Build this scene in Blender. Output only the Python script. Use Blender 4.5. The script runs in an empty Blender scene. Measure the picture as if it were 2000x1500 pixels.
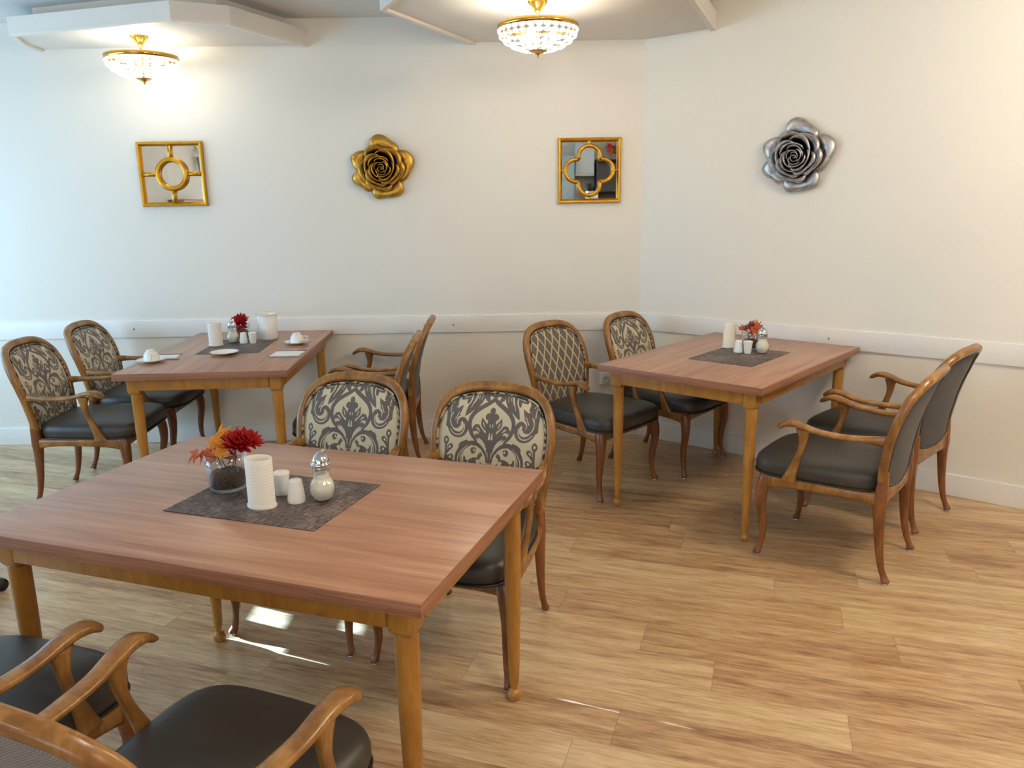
import bpy, bmesh, math, random
import numpy as np
from mathutils import Vector, Matrix
C = bpy.context.scene.collection
SC = bpy.context.scene
PI = math.pi
rnd = random.Random(7)

# ------------------------------------------------------------------ camera
FPX, PITCH, ROLL, CAMH = 1533.04, 0.22595, -0.01654, 1.53891
cam = bpy.data.cameras.new('camera'); camo = bpy.data.objects.new('camera', cam); C.objects.link(camo)
cam.sensor_fit = 'HORIZONTAL'; cam.sensor_width = 36.0; cam.lens = FPX / 2000 * 36.0
cam.clip_start = 0.02; cam.clip_end = 60
fw = Vector((0, math.cos(PITCH), -math.sin(PITCH))); up0 = Vector((0, math.sin(PITCH), math.cos(PITCH))); rt0 = Vector((1, 0, 0))
rt = rt0 * math.cos(ROLL) + up0 * math.sin(ROLL); up = -rt0 * math.sin(ROLL) + up0 * math.cos(ROLL)
M = Matrix((rt, up, -fw)).transposed().to_4x4(); M.translation = Vector((0, 0, CAMH)); camo.matrix_world = M
SC.camera = camo

# ------------------------------------------------------------------ world, view, daylight, added fill
SC.view_settings.view_transform = 'Standard'; SC.view_settings.look = 'None'
SC.view_settings.exposure = 0.88; SC.view_settings.gamma = 1.0; SC.view_settings.use_curve_mapping = False
w = bpy.data.worlds.new('sky'); SC.world = w; w.use_nodes = True
bg = w.node_tree.nodes['Background']; bg.inputs[0].default_value = (0.55, 0.75, 1.0, 1); bg.inputs[1].default_value = 1.5
SC.cycles.max_bounces = 8; SC.cycles.diffuse_bounces = 5; SC.cycles.transparent_max_bounces = 16
SC.cycles.sample_clamp_indirect = 6; SC.cycles.caustics_reflective = False; SC.cycles.caustics_refractive = False
SC.cycles.use_denoising = True

def area_light(name, loc, direction, sx, sy, power, col):
    l = bpy.data.lights.new(name, 'AREA'); l.shape = 'RECTANGLE'; l.size = sx; l.size_y = sy; l.energy = power; l.color = col
    o = bpy.data.objects.new(name, l); C.objects.link(o); o.location = loc
    o.rotation_euler = Vector(direction).to_track_quat('-Z', 'Z').to_euler(); return o
XL = -4.4                                   # window wall on the left
WINS = [(-0.2, 0.9), (1.4, 2.7), (3.2, 4.6)]   # windows in it: y from, to
COOL = (0.36, 0.67, 1.0)
for y0, y1 in ((1.4, 2.7), (3.2, 4.6)):
    area_light('daylight', (XL + .05, (y0 + y1) / 2, 1.3), (1, 0, 0), (y1 - y0), 1.9, 26, COOL)
area_light('fill_behind', (-1.6, -2.95, 1.5), (0, 1, -0.05), 3.4, 1.7, 12, (1.0, 0.96, 0.9))  # soft fill light added behind the viewer to lift the room
sun = bpy.data.lights.new('sun', 'SUN'); suno = bpy.data.objects.new('sun', sun); C.objects.link(suno)
sun.energy = 95; sun.angle = math.radians(.12); sun.color = (.34, .62, 1.0)
SUN_H = Vector((.918, -.396, 0)).normalized(); SUN_E = math.radians(8.5)
suno.rotation_euler = (SUN_H * math.cos(SUN_E) - Vector((0, 0, math.sin(SUN_E)))).to_track_quat('-Z', 'Z').to_euler()

# ------------------------------------------------------------------ node helpers
def lin(r, g, b):
    f = lambda c: (c / 255 / 12.92) if c / 255 <= .04045 else ((c / 255 + .055) / 1.055) ** 2.4
    return (f(r), f(g), f(b), 1)
class NT:
    def __init__(s, name):
        s.m = bpy.data.materials.new(name); s.m.use_nodes = True; s.t = s.m.node_tree
        s.b = s.t.nodes['Principled BSDF']
    def n(s, typ, **k):
        x = s.t.nodes.new(typ)
        for a, v in k.items(): setattr(x, a, v)
        return x
    def l(s, a, b): s.t.links.new(a, b)
    def setin(s, x, i, v):
        if hasattr(v, 'is_output'): s.l(v, x.inputs[i])
        elif v is not None: x.inputs[i].default_value = v
    def math(s, op, a, b=None, c=None):
        x = s.n('ShaderNodeMath', operation=op); s.setin(x, 0, a); s.setin(x, 1, b); s.setin(x, 2, c); return x.outputs[0]
    def mix(s, f, a, b, mode='MIX'):
        x = s.n('ShaderNodeMix', data_type='RGBA', blend_type=mode); s.setin(x, 0, f); s.setin(x, 6, a); s.setin(x, 7, b); return x.outputs[2]
    def coord(s, which='Object', scale=(1, 1, 1), rot=(0, 0, 0), loc=(0, 0, 0)):
        tc = s.n('ShaderNodeTexCoord'); mp = s.n('ShaderNodeMapping')
        mp.inputs['Scale'].default_value = scale; mp.inputs['Rotation'].default_value = rot; mp.inputs['Location'].default_value = loc
        s.l(tc.outputs[which], mp.inputs[0]); return mp.outputs[0]
    def noise(s, v, scale, detail=4, rough=.55, dist=0):
        x = s.n('ShaderNodeTexNoise'); s.l(v, x.inputs['Vector']); x.inputs['Scale'].default_value = scale
        x.inputs['Detail'].default_value = detail; x.inputs['Roughness'].default_value = rough; x.inputs['Distortion'].default_value = dist
        return x.outputs['Fac']
    def ramp(s, f, stops):
        x = s.n('ShaderNodeValToRGB'); s.l(f, x.inputs[0]); e = x.color_ramp.elements
        while len(e) < len(stops): e.new(0.5)
        for q, (p, c) in zip(e, stops): q.position = p; q.color = c
        return x.outputs[0]
    def bump(s, h, strength=.2, dist=.002):
        x = s.n('ShaderNodeBump'); x.inputs['Strength'].default_value = strength; x.inputs['Distance'].default_value = dist
        s.l(h, x.inputs['Height']); s.l(x.outputs[0], s.b.inputs['Normal'])
    def out(s, col=None, rough=None, metal=None, **k):
        s.setin(s.b, 'Base Color', col); s.setin(s.b, 'Roughness', rough); s.setin(s.b, 'Metallic', metal)
        for a, v in k.items(): s.setin(s.b, a.replace('_', ' '), v)
        return s.m
def plain(name, col, rough=.5, metal=0, var=.06, scale=12, **k):
    t = NT(name); n = t.noise(t.coord(), scale)
    c2 = tuple(c * (1 - var * 2) for c in col[:3]) + (1,)
    return t.out(t.mix(n, c2, col), rough, metal, **k)
def wood(name, dark, mid, light, scale=(14, 14, 2.2), rough=.35, seed=0, contrast=(.25, .5, .78)):
    t = NT(name); v = t.coord('Object', scale, loc=(seed, seed * 2, 0))
    n1 = t.noise(v, 1.6, 6, .6, .6); n2 = t.noise(t.coord('Object', tuple(s * 5 for s in scale)), 2.4, 3)
    f = t.math('ADD', t.math('MULTIPLY', n1, .8), t.math('MULTIPLY', n2, .2))
    c = t.ramp(f, [(contrast[0], dark), (contrast[1], mid), (contrast[2], light)])
    t.bump(n2, .08, .001)
    return t.out(c, rough, 0)

M_wall = None
def wall_mat(name, col):
    t = NT(name); n = t.noise(t.coord('Object', (1, 1, 1)), 60, 6, .7); t.bump(n, .12, .002)
    n2 = t.noise(t.coord(), 1.3, 2)
    return t.out(t.mix(n2, tuple(c * .975 for c in col[:3]) + (1,), col), .75)
MW = wall_mat('wall_paint', lin(234, 230, 219))
MWS = wall_mat('side_wall_paint', lin(225, 222, 212))
MCEIL = wall_mat('ceiling_paint', lin(222, 220, 216))
MPANEL = wall_mat('panel_paint', lin(232, 226, 216))
MTRIM = plain('white_trim_paint', lin(238, 236, 230), .45, 0, .02)
MTRIM2 = plain('lip_paint', lin(240, 232, 218), .4, 0, .02)
# chair wood, table wood
MCH = wood('chair_beech', lin(96, 60, 28), lin(142, 97, 47), lin(182, 137, 74), (9, 9, 3.5), .27)
MCHD = wood('chair_leg_beech', lin(84, 44, 22), lin(122, 72, 38), lin(156, 102, 58), (10, 10, 2.5), .25)
MTL = wood('table_leg_maple', lin(138, 88, 34), lin(172, 120, 52), lin(198, 148, 76), (9, 9, 2.6), .3)
MAP = wood('table_apron_maple', lin(140, 92, 36), lin(168, 116, 48), lin(190, 138, 64), (22, 22, 5), .3)
def laminate():
    t = NT('walnut_laminate')
    big = t.noise(t.coord('Object', (.55, 7.5, 1)), 1.6, 5, .55, .5)
    fine = t.noise(t.coord('Object', (2.2, 60, 8)), 1.8, 4, .6)
    wav = t.noise(t.coord('Object', (1.2, 20, 4)), 1.4, 4, .6, 1.2)
    f = t.math('ADD', t.math('ADD', t.math('MULTIPLY', big, .5), t.math('MULTIPLY', fine, .2)), t.math('MULTIPLY', wav, .3))
    c = t.ramp(f, [(.3, lin(118, 76, 56)), (.43, lin(152, 106, 80)), (.54, lin(174, 128, 99)), (.68, lin(196, 154, 124))])
    t.bump(fine, .03, .0005)
    return t.out(c, .3, 0)
MTOP = laminate()
MEDGE = wood('laminate_edge', lin(112, 70, 50), lin(150, 102, 76), lin(178, 132, 102), (2.2, 2.2, 110), .4)
MLEATH = None
def leather():
    t = NT('anthracite_leather'); v = t.n('ShaderNodeTexVoronoi'); t.l(t.coord('Object'), v.inputs['Vector']); v.inputs['Scale'].default_value = 420
    n = t.noise(t.coord(), 9, 4)
    t.bump(v.outputs['Distance'], .12, .0006)
    return t.out(t.mix(n, lin(45, 42, 37), lin(70, 64, 56)), t.math('ADD', t.math('MULTIPLY', n, .16), .34), 0)
MLEATH = leather()
MPIPE = plain('leather_piping', lin(34, 34, 33), .4)
def velvet(name, a, b, rib=0):
    t = NT(name); n = t.noise(t.coord('Object', (1, 1, 1)), 5, 5, .6); f = t.noise(t.coord('Object', (1, 1, 1)), 600, 2)
    c = t.mix(n, a, b)
    if rib:
        wv = t.n('ShaderNodeTexWave', wave_type='BANDS', bands_direction='DIAGONAL'); t.l(t.coord('Object', (1, 0.001, 1.7)), wv.inputs['Vector'])
        wv.inputs['Scale'].default_value = 70; wv.inputs['Distortion'].default_value = .6
        c = t.mix(t.math('MULTIPLY', wv.outputs['Fac'], .55), c, lin(78, 72, 68)); t.bump(wv.outputs['Fac'], .5, .001)
    else: t.bump(f, .25, .0008)
    t.b.inputs['Sheen Weight'].default_value = .08; t.b.inputs['Sheen Roughness'].default_value = .4
    return t.out(c, .85)
MVELV = velvet('grey_velvet', lin(56, 56, 56), lin(84, 82, 80))
MRIB = velvet('ribbed_grey_fabric', lin(122, 116, 112), lin(146, 140, 134), 1)
def damask_mat():
    t = NT('damask_fabric'); a = t.n('ShaderNodeAttribute', attribute_name='pat')
    we = t.noise(t.coord('Object', (90, 20, 600)), 1.5, 3, .7); we2 = t.noise(t.coord('Object', (500, 60, 60)), 1.5, 3, .7)
    ground = t.mix(we, lin(186, 172, 138), lin(220, 208, 176)); dark = t.mix(we2, lin(62, 55, 50), lin(122, 110, 100))
    f = t.math('MULTIPLY', t.math('SUBTRACT', a.outputs['Fac'], .5), 6.0); f = t.math('ADD', f, .5)
    x = t.n('ShaderNodeClamp'); t.l(f, x.inputs[0])
    t.bump(x.outputs[0], .35, .0015)
    return t.out(t.mix(x.outputs[0], ground, dark), .62, Sheen_Weight=.2)
MDAM = damask_mat()
def diamond_mat():
    t = NT('diamond_fabric'); tc = t.n('ShaderNodeTexCoord'); sp = t.n('ShaderNodeSeparateXYZ'); t.l(tc.outputs['Object'], sp.inputs[0])
    wob = t.math('MULTIPLY', t.noise(t.coord('Object', (1, 1, 1)), 90, 2), .006)
    u = t.math('ADD', t.math('MULTIPLY', sp.outputs[0], 16.2), wob); v = t.math('MULTIPLY', t.math('ADD', sp.outputs[2], .011), 9.2)
    def line(s):
        q = t.math('ADD', u, t.math('MULTIPLY', v, s)); q = t.math('FRACT', t.math('ADD', q, 50)); return t.math('ABSOLUTE', t.math('SUBTRACT', q, .5))
    d = t.math('MINIMUM', line(1), line(-1))
    f = t.math('LESS_THAN', d, .085)
    we = t.noise(t.coord('Object', (300, 60, 300)), 1.5, 3, .7)
    return t.out(t.mix(f, t.mix(we, lin(78, 70, 66), lin(112, 102, 95)), t.mix(we, lin(182, 166, 126), lin(208, 194, 154))), .7, Sheen_Weight=.2)
MDIA = diamond_mat()
def cord_mat():
    t = NT('edge_cord'); n = t.noise(t.coord('Object'), 46, 2)
    return t.out(t.ramp(n, [(.45, lin(52, 48, 48)), (.52, lin(176, 164, 134))]), .8)
MCORD = cord_mat()
MBRASS = plain('polished_brass', lin(214, 170, 84), .18, 1, .05)
MCHROME = plain('chrome', lin(216, 220, 226), .08, 1, .02)
MSTEEL = plain('cutlery_steel', lin(150, 150, 152), .2, 1, .02)
MPORC = plain('white_porcelain', lin(238, 236, 228), .16, 0, .01)
MBISQ = None
def goldframe():
    t = NT('gilt_frame'); n = t.noise(t.coord(), 30, 5, .6)
    return t.out(t.mix(n, lin(176, 118, 22), lin(226, 172, 52)), t.math('ADD', t.math('MULTIPLY', n, .2), .28), .82)
MGILT = goldframe()
def petal_metal(name, hi, mid, lo):
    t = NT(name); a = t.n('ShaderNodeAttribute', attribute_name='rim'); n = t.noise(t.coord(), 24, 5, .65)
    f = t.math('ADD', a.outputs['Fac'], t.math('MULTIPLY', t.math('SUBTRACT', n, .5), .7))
    c = t.ramp(f, [(.25, lo), (.62, mid), (.97, hi)])  # darker towards the petal base, brightest at the rim
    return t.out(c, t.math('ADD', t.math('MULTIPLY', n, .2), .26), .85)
MGOLD = petal_metal('petal_gold', lin(236, 190, 92), lin(150, 100, 24), lin(34, 22, 8))
MSILV = petal_metal('petal_silver', lin(228, 224, 220), lin(132, 124, 118), lin(34, 32, 30))
MMIRR = plain('mirror_glass', lin(236, 240, 240), .01, 1, .0)

# ------------------------------------------------------------------ mesh helpers
def obj(name, bm, mat, parent=None, smooth=True, bevel=0):
    me = bpy.data.meshes.new(name)
    bmesh.ops.recalc_face_normals(bm, faces=bm.faces)
    bm.to_mesh(me); bm.free()
    if smooth:
        for f in me.polygons: f.use_smooth = True
    o = bpy.data.objects.new(name, me); C.objects.link(o)
    if mat: me.materials.append(mat)
    if parent: o.parent = parent
    if bevel:
        b = o.modifiers.new('bevel', 'BEVEL'); b.width = bevel; b.segments = 3; b.limit_method = 'ANGLE'; b.angle_limit = math.radians(40)
        b.harden_normals = False
        for f in me.polygons: f.use_smooth = True
    return o
def thing(name, label, cat, loc=(0, 0, 0), rz=0, group=None):
    o = bpy.data.objects.new(name, None); C.objects.link(o); o.location = loc; o.rotation_euler = (0, 0, rz)
    o.empty_display_size = .1
    return tag(o, label, cat, group)
def tag(o, label, cat, group=None):
    o['label'] = label; o['category'] = cat
    if group: o['group'] = group
    return o
def struct(o): o['kind'] = 'structure'; return o
def dup(root, loc, rz, label, group=None):
    r = root.copy(); C.objects.link(r); r.location = loc; r.rotation_euler = (0, 0, rz); r['label'] = label
    if group: r['group'] = group
    def rec(src, dst):
        for ch in list(src.children):
            c = ch.copy(); C.objects.link(c); c.parent = dst; rec(ch, c)
    rec(root, r); return r
def box(bm, x0, x1, y0, y1, z0, z1, mat=None):
    v = [bm.verts.new(p) for p in ((x0, y0, z0), (x1, y0, z0), (x1, y1, z0), (x0, y1, z0), (x0, y0, z1), (x1, y0, z1), (x1, y1, z1), (x0, y1, z1))]
    if mat: 
        for q in v: q.co = mat @ q.co
    for f in ((0, 3, 2, 1), (4, 5, 6, 7), (0, 1, 5, 4), (1, 2, 6, 5), (2, 3, 7, 6), (3, 0, 4, 7)): bm.faces.new([v[i] for i in f])
def B(*bs, mat=None):
    bm = bmesh.new()
    for b in bs: box(bm, *b, mat=mat)
    return bm
def catmull(P, k, closed=False):
    P = [np.array(p, float) for p in P]; n = len(P); out = []
    rng = range(n) if closed else range(n - 1)
    for i in rng:
        if closed: a, b, c, d = P[i - 1], P[i], P[(i + 1) % n], P[(i + 2) % n]
        else: a, b, c, d = P[max(i - 1, 0)], P[i], P[i + 1], P[min(i + 2, n - 1)]
        for j in range(k):
            t = j / k; out.append(.5 * ((2 * b) + (c - a) * t + (2 * a - 5 * b + 4 * c - d) * t * t + (3 * b - a - 3 * c + d) * t ** 3))
    if not closed: out.append(P[-1])
    return out
def ringsec(c, A, Bv, wa, wb, n, e):
    r = []
    for i in range(n):
        a = 2 * PI * (i + .5) / n; ca, sa = math.cos(a), math.sin(a)
        r.append(c + A * wa * math.copysign(abs(ca) ** (2 / e), ca) + Bv * wb * math.copysign(abs(sa) ** (2 / e), sa))
    return r
def loft(bm, secs, n=12, e=2.8, sub=5, closed=False, cap=.5):
    """secs: (centre, A, B, wa, wb); A and B unit directions of the section."""
    rows = [np.concatenate([np.array(s[0], float), np.array(s[1], float), np.array(s[2], float), [s[3], s[4]]]) for s in secs]
    rows = catmull(rows, sub, closed); rings = []
    for r in rows:
        c, A, Bv = r[:3], r[3:6], r[6:9]; A = A / np.linalg.norm(A); Bv = Bv / np.linalg.norm(Bv)
        rings.append((c, A, Bv, max(r[9], .0005), max(r[10], .0005)))
    if not closed and cap > 0:
        def capr(r0, r1):
            d = r0[0] - r1[0]; d = d / (np.linalg.norm(d) + 1e-9); h = min(r0[3], r0[4]) * cap; o = []
            for t in (.5, .85, 1.0):
                k = math.sqrt(max(0, 1 - t * t)); o.append((r0[0] + d * h * t, r0[1], r0[2], r0[3] * max(k, .12), r0[4] * max(k, .12)))
            return o
        rings = capr(rings[0], rings[1])[::-1] + rings + capr(rings[-1], rings[-2])
    V = [[bm.verts.new(p) for p in ringsec(*r, n, e)] for r in rings]
    m = len(V)
    for i in range(m if closed else m - 1):
        a, b = V[i], V[(i + 1) % m]
        for j in range(n): bm.faces.new((a[j], a[(j + 1) % n], b[(j + 1) % n], b[j]))
    if not closed: bm.faces.new(V[0][::-1]); bm.faces.new(V[-1])
def tube(bm, pts, r, n=8, closed=False, sub=4):
    P = [np.array(p, float) for p in catmull(pts, sub, closed)]; m = len(P); secs = []
    upv = np.array([0, 0, 1.]); 
    rr = r if hasattr(r, '__len__') else [r] * len(pts)
    R = [float(x) for x in catmull([[q] for q in rr], sub, closed)]
    V = []
    prev = None
    for i in range(m):
        if closed: d = P[(i + 1) % m] - P[i - 1]
        else: d = P[min(i + 1, m - 1)] - P[max(i - 1, 0)]
        d = d / (np.linalg.norm(d) + 1e-12)
        if prev is None:
            a = np.cross(d, upv)
            if np.linalg.norm(a) < .1: a = np.cross(d, np.array([1., 0, 0]))
        else: a = prev - d * (prev @ d)
        a = a / np.linalg.norm(a); prev = a; b = np.cross(d, a)
        V.append([bm.verts.new(P[i] + R[i] * (a * math.cos(2 * PI * j / n) + b * math.sin(2 * PI * j / n))) for j in range(n)])
    for i in range(m if closed else m - 1):
        a, b = V[i], V[(i + 1) % m]
        off = 0
        if closed and i == m - 1:
            off = min(range(n), key=lambda k: (a[0].co - b[k].co).length)
        for j in range(n): bm.faces.new((a[j], a[(j + 1) % n], b[(j + 1 + off) % n], b[(j + off) % n]))
    if not closed: bm.faces.new(V[0][::-1]); bm.faces.new(V[-1])
def lathe(bm, prof, n=32, c=(0, 0, 0), close_top=True, close_bot=True, flute=0, nf=0, ax=1, ay=1):
    V = []
    for r, z in prof:
        V.append([bm.verts.new((c[0] + ax * r * (1 + flute * math.cos(nf * 2 * PI * j / n)) * math.cos(2 * PI * j / n), c[1] + ay * r * (1 + flute * math.cos(nf * 2 * PI * j / n)) * math.sin(2 * PI * j / n), c[2] + z)) for j in range(n)])
    for a, b in zip(V, V[1:]):
        for j in range(n): bm.faces.new((a[j], a[(j + 1) % n], b[(j + 1) % n], b[j]))
    if close_bot: bm.faces.new(V[0][::-1])
    if close_top: bm.faces.new(V[-1])
def L(*a, **k):
    bm = bmesh.new(); lathe(bm, *a, **k); return bm
def smoothprof(pts, k=5): return [tuple(p) for p in catmull(pts, k)]

# ------------------------------------------------------------------ the room
WX, WY, AR = 0.84073, 5.11204, 0.68836
ZRT, ZRB, ZB, ZC, ZH = 0.83246, 0.71993, 0.11781, 2.49693, 2.648
RD = Vector((math.cos(AR), -math.sin(AR), 0)); RN = Vector((-math.sin(AR), -math.cos(AR), 0))  # along the right wall, and its inward normal
RL = 6.0; REND = Vector((WX, WY, 0)) + RD * RL
MR = Matrix((RD, -RN, Vector((0, 0, 1)))).transposed().to_4x4(); MR.translation = Vector((WX, WY, 0))  # x along wall, y outwards
YB = -3.0
struct(obj('wall_back', B((XL - .2, WX + .1, WY, WY + .2, 0, ZH)), MW, smooth=False))
struct(obj('wall_right', B((-.0, RL, 0, .2, 0, ZH), mat=MR), MW, smooth=False))
struct(obj('wall_far_right', B((REND.x, REND.x + .2, YB, REND.y + .15, 0, ZH)), MWS, smooth=False))
struct(obj('wall_front', B((XL - .2, -3.4, YB - .2, YB, 0, ZH), (.2, REND.x + .2, YB - .2, YB, 0, ZH), (-3.4, .2, YB - .2, YB, 0, .6), (-3.4, .2, YB - .2, YB, 2.4, ZH)), MWS, smooth=False))
ys = [YB] + [v for p in WINS for v in p] + [WY + .0]
bs = []
for i in range(0, len(ys), 2): bs.append((XL - .2, XL, ys[i], ys[i + 1], 0, ZH))
for y0, y1 in WINS: bs += [(XL - .2, XL, y0, y1, 0, .35), (XL - .2, XL, y0, y1, 2.25, ZH)]
struct(obj('wall_left', B(*bs), MWS, smooth=False))
MGLASS = NT('window_glass')
tr = MGLASS.n('ShaderNodeBsdfTransparent'); gl = MGLASS.n('ShaderNodeBsdfGlossy'); gl.inputs['Roughness'].default_value = .02
mx = MGLASS.n('ShaderNodeMixShader'); mx.inputs[0].default_value = .08; MGLASS.l(tr.outputs[0], mx.inputs[1]); MGLASS.l(gl.outputs[0], mx.inputs[2])
MGLASS.l(mx.outputs[0], MGLASS.t.nodes['Material Output'].inputs[0]); MGLASS = MGLASS.m
for k, (y0, y1) in enumerate(WINS):
    t = .06; ym = (y0 + y1) / 2
    o = struct(obj('window_%d' % (k + 1), B((XL - .14, XL - .07, y0, y0 + t, .35, 2.25), (XL - .14, XL - .07, y1 - t, y1, .35, 2.25), (XL - .14, XL - .07, y0 + t, y1 - t, .35, .35 + t), (XL - .14, XL - .07, y0 + t, y1 - t, 2.25 - t, 2.25), (XL - .14, XL - .07, ym - .04, ym + .04, .35 + t, 2.25 - t)), MTRIM, smooth=False))
    obj('pane', B((XL - .11, XL - .105, y0 + t, ym - .04, .41, 2.19), (XL - .11, XL - .105, ym + .04, y1 - t, .41, 2.19)), MGLASS, o, smooth=False)
o = struct(obj('window_4', B((-3.4, -3.34, YB - .14, YB - .07, .6, 2.4), (.14, .2, YB - .14, YB - .07, .6, 2.4), (-1.63, -1.57, YB - .14, YB - .07, .6, 2.4), (-3.34, .14, YB - .14, YB - .07, .6, .66), (-3.34, .14, YB - .14, YB - .07, 2.34, 2.4)), MTRIM, smooth=False))  # unseen window, added to house the fill light
obj('pane', B((-3.34, -1.63, YB - .11, YB - .105, .66, 2.34), (-1.57, .14, YB - .11, YB - .105, .66, 2.34)), MGLASS, o, smooth=False)
# vinyl plank floor, boards laid along the near table
def floor():
    bm = bmesh.new(); uv = bm.loops.layers.uv.new('UVMap'); tone = bm.faces.layers.float.new('tone'); seed = bm.faces.layers.float.new('seed')
    e = Vector((math.cos(-math.radians(18.2)), math.sin(-math.radians(18.2)), 0)); n = Vector((-e.y, e.x, 0))
    PW, PL = .175, 1.204; r = random.Random(3)
    known = {19: -.316, 18: -.793, 17: .087, 16: .329, 15: .494, 14: -.364, 13: -.106, 12: .3, 11: -.367}
    ktone = {}
    for row in range(-40, 60):
        off = known.get(row, r.uniform(0, PL)); v0 = .045 + row * PW
        for k in range(-8, 9):
            u0 = off + k * PL; c = e * (u0 + PL / 2) + n * (v0 + PW / 2)
            if not (XL - 1 < c.x < 7 and YB - 1 < c.y < 6.3): continue
            vs = [bm.verts.new(e * a + n * b) for a, b in ((u0, v0), (u0 + PL, v0), (u0 + PL, v0 + PW), (u0, v0 + PW))]
            f = bm.faces.new(vs); f[tone] = r.random(); f[seed] = r.random() * 40
            for lp, q in zip(f.loops, ((0, 0), (PL, 0), (PL, PW), (0, PW))): lp[uv].uv = q
    me = bpy.data.meshes.new('floor'); bm.to_mesh(me); bm.free(); o = bpy.data.objects.new('floor', me); C.objects.link(o)
    t = NT('vinyl_planks'); uvn = t.n('ShaderNodeUVMap'); ta = t.n('ShaderNodeAttribute', attribute_name='tone'); sa = t.n('ShaderNodeAttribute', attribute_name='seed')
    sp = t.n('ShaderNodeSeparateXYZ'); t.l(uvn.outputs[0], sp.inputs[0])
    cb = t.n('ShaderNodeCombineXYZ'); t.l(t.math('MULTIPLY', sp.outputs[0], 1.0), cb.inputs[0]); t.l(t.math('MULTIPLY', sp.outputs[1], 9.0), cb.inputs[1]); t.l(sa.outputs['Fac'], cb.inputs[2])
    n1 = t.noise(cb.outputs[0], 2.6, 5, .62, .4)
    cb2 = t.n('ShaderNodeCombineXYZ'); t.l(t.math('MULTIPLY', sp.outputs[0], 7.0), cb2.inputs[0]); t.l(t.math('MULTIPLY', sp.outputs[1], 70.0), cb2.inputs[1]); t.l(sa.outputs['Fac'], cb2.inputs[2])
    n2 = t.noise(cb2.outputs[0], 1.6, 5, .65)
    f = t.math('ADD', t.math('ADD', t.math('MULTIPLY', n1, .54), t.math('MULTIPLY', n2, .46)), t.math('MULTIPLY', t.math('SUBTRACT', ta.outputs['Fac'], .5), .13))
    c = t.ramp(f, [(.33, lin(136, 98, 68)), (.44, lin(178, 140, 100)), (.53, lin(198, 165, 122)), (.66, lin(220, 194, 152))])
    ex = t.math('MINIMUM', t.math('MINIMUM', sp.outputs[1], t.math('SUBTRACT', PW, sp.outputs[1])), t.math('MINIMUM', sp.outputs[0], t.math('SUBTRACT', PL, sp.outputs[0])))
    seam = t.math('MULTIPLY', t.math('LESS_THAN', ex, .0012), .45)
    c = t.mix(seam, c, lin(96, 70, 48))
    t.bump(n2, .06, .001)
    me.materials.append(t.out(c, t.math('ADD', t.math('MULTIPLY', n2, .15), .24), 0))
    return struct(o)
floor()
struct(obj('ceiling', B((XL - .2, REND.x + .2, YB - .2, WY + .2, ZH, ZH + .1)), MCEIL, smooth=False))
# chair rail and baseboard
def board(name, z0, z1, th, mat=MTRIM):
    struct(obj(name + '_back', B((XL, WX - th * .36, WY - th, WY + .002, z0, z1)), mat, smooth=False, bevel=.003))
    struct(obj(name + '_right', B((th * .36, RL, -th, .002, z0, z1), mat=MR), mat, smooth=False, bevel=.003))
board('trim_rail', ZRB, ZRT, .013); board('baseboard', 0.0, ZB, .014)
# dropped ceiling panels
def prism(bm, poly, z0, z1):
    a = [bm.verts.new((x, y, z0)) for x, y in poly]; b = [bm.verts.new((x, y, z1)) for x, y in poly]
    n = len(poly); bm.faces.new(a[::-1]); bm.faces.new(b)
    for i in range(n): bm.faces.new((a[i], a[(i + 1) % n], b[(i + 1) % n], b[i]))
def inset(pts, d):
    """offset an open polyline to its right-hand side by d"""
    out = []
    for i in range(len(pts)):
        ns = []
        for a, b in ((i - 1, i), (i, i + 1)):
            if a < 0 or b >= len(pts): continue
            v = Vector(pts[b]) - Vector(pts[a]); v.normalize(); ns.append(Vector((v.y, -v.x)))
        m = sum(ns, Vector((0, 0))); m /= len(ns); k = d / max(.5, m.length ** 2) if len(ns) == 2 else d
        out.append(tuple(Vector(pts[i]) + m * k))
    return out
def panel(k, openp, wallp):
    """openp: room-side edge as an open polyline, wallp: points along the wall closing it; open edge runs with the room on its left"""
    p = struct(obj('ceiling_panel_%d' % k, (lambda bm: (prism(bm, openp + wallp, ZC, ZC + .085), bm)[1])(bmesh.new()), MPANEL, smooth=False))
    bm = bmesh.new()
    o2 = inset(openp, -.028)
    o3 = inset(openp, .0)
    for i in range(len(openp) - 1):
        a, b, c, d = openp[i], openp[i + 1], o2[i + 1], o2[i]
        prism(bm, [a, b, c, d], ZC - .014, ZC + .001)
    struct(obj('trim_lip_%d' % k, bm, MTRIM2, smooth=False))
    bm = bmesh.new(); prism(bm, inset(openp, -.12) + wallp, ZC + .085, ZH)
    struct(obj('ceiling_tier_%d' % k, bm, MPANEL, smooth=False))
panel(1, [(-1.195, 5.13), (-1.463, 4.496), (-1.724, 4.36), (-2.745, 4.665), (-2.83, 4.9), (-2.85, 5.13)][::-1], [])
rw = lambda s: (WX + RD.x * s, WY + RD.y * s)
panel(2, [(-.21, 5.13), (-.625, 4.218), (-.42, 3.78), (.02, 3.42), (.55, 3.5), (.83, 3.9), (.935, 4.169), (1.215, 4.86)], [(.98, 5.2), (WX, 5.2)])

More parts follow.
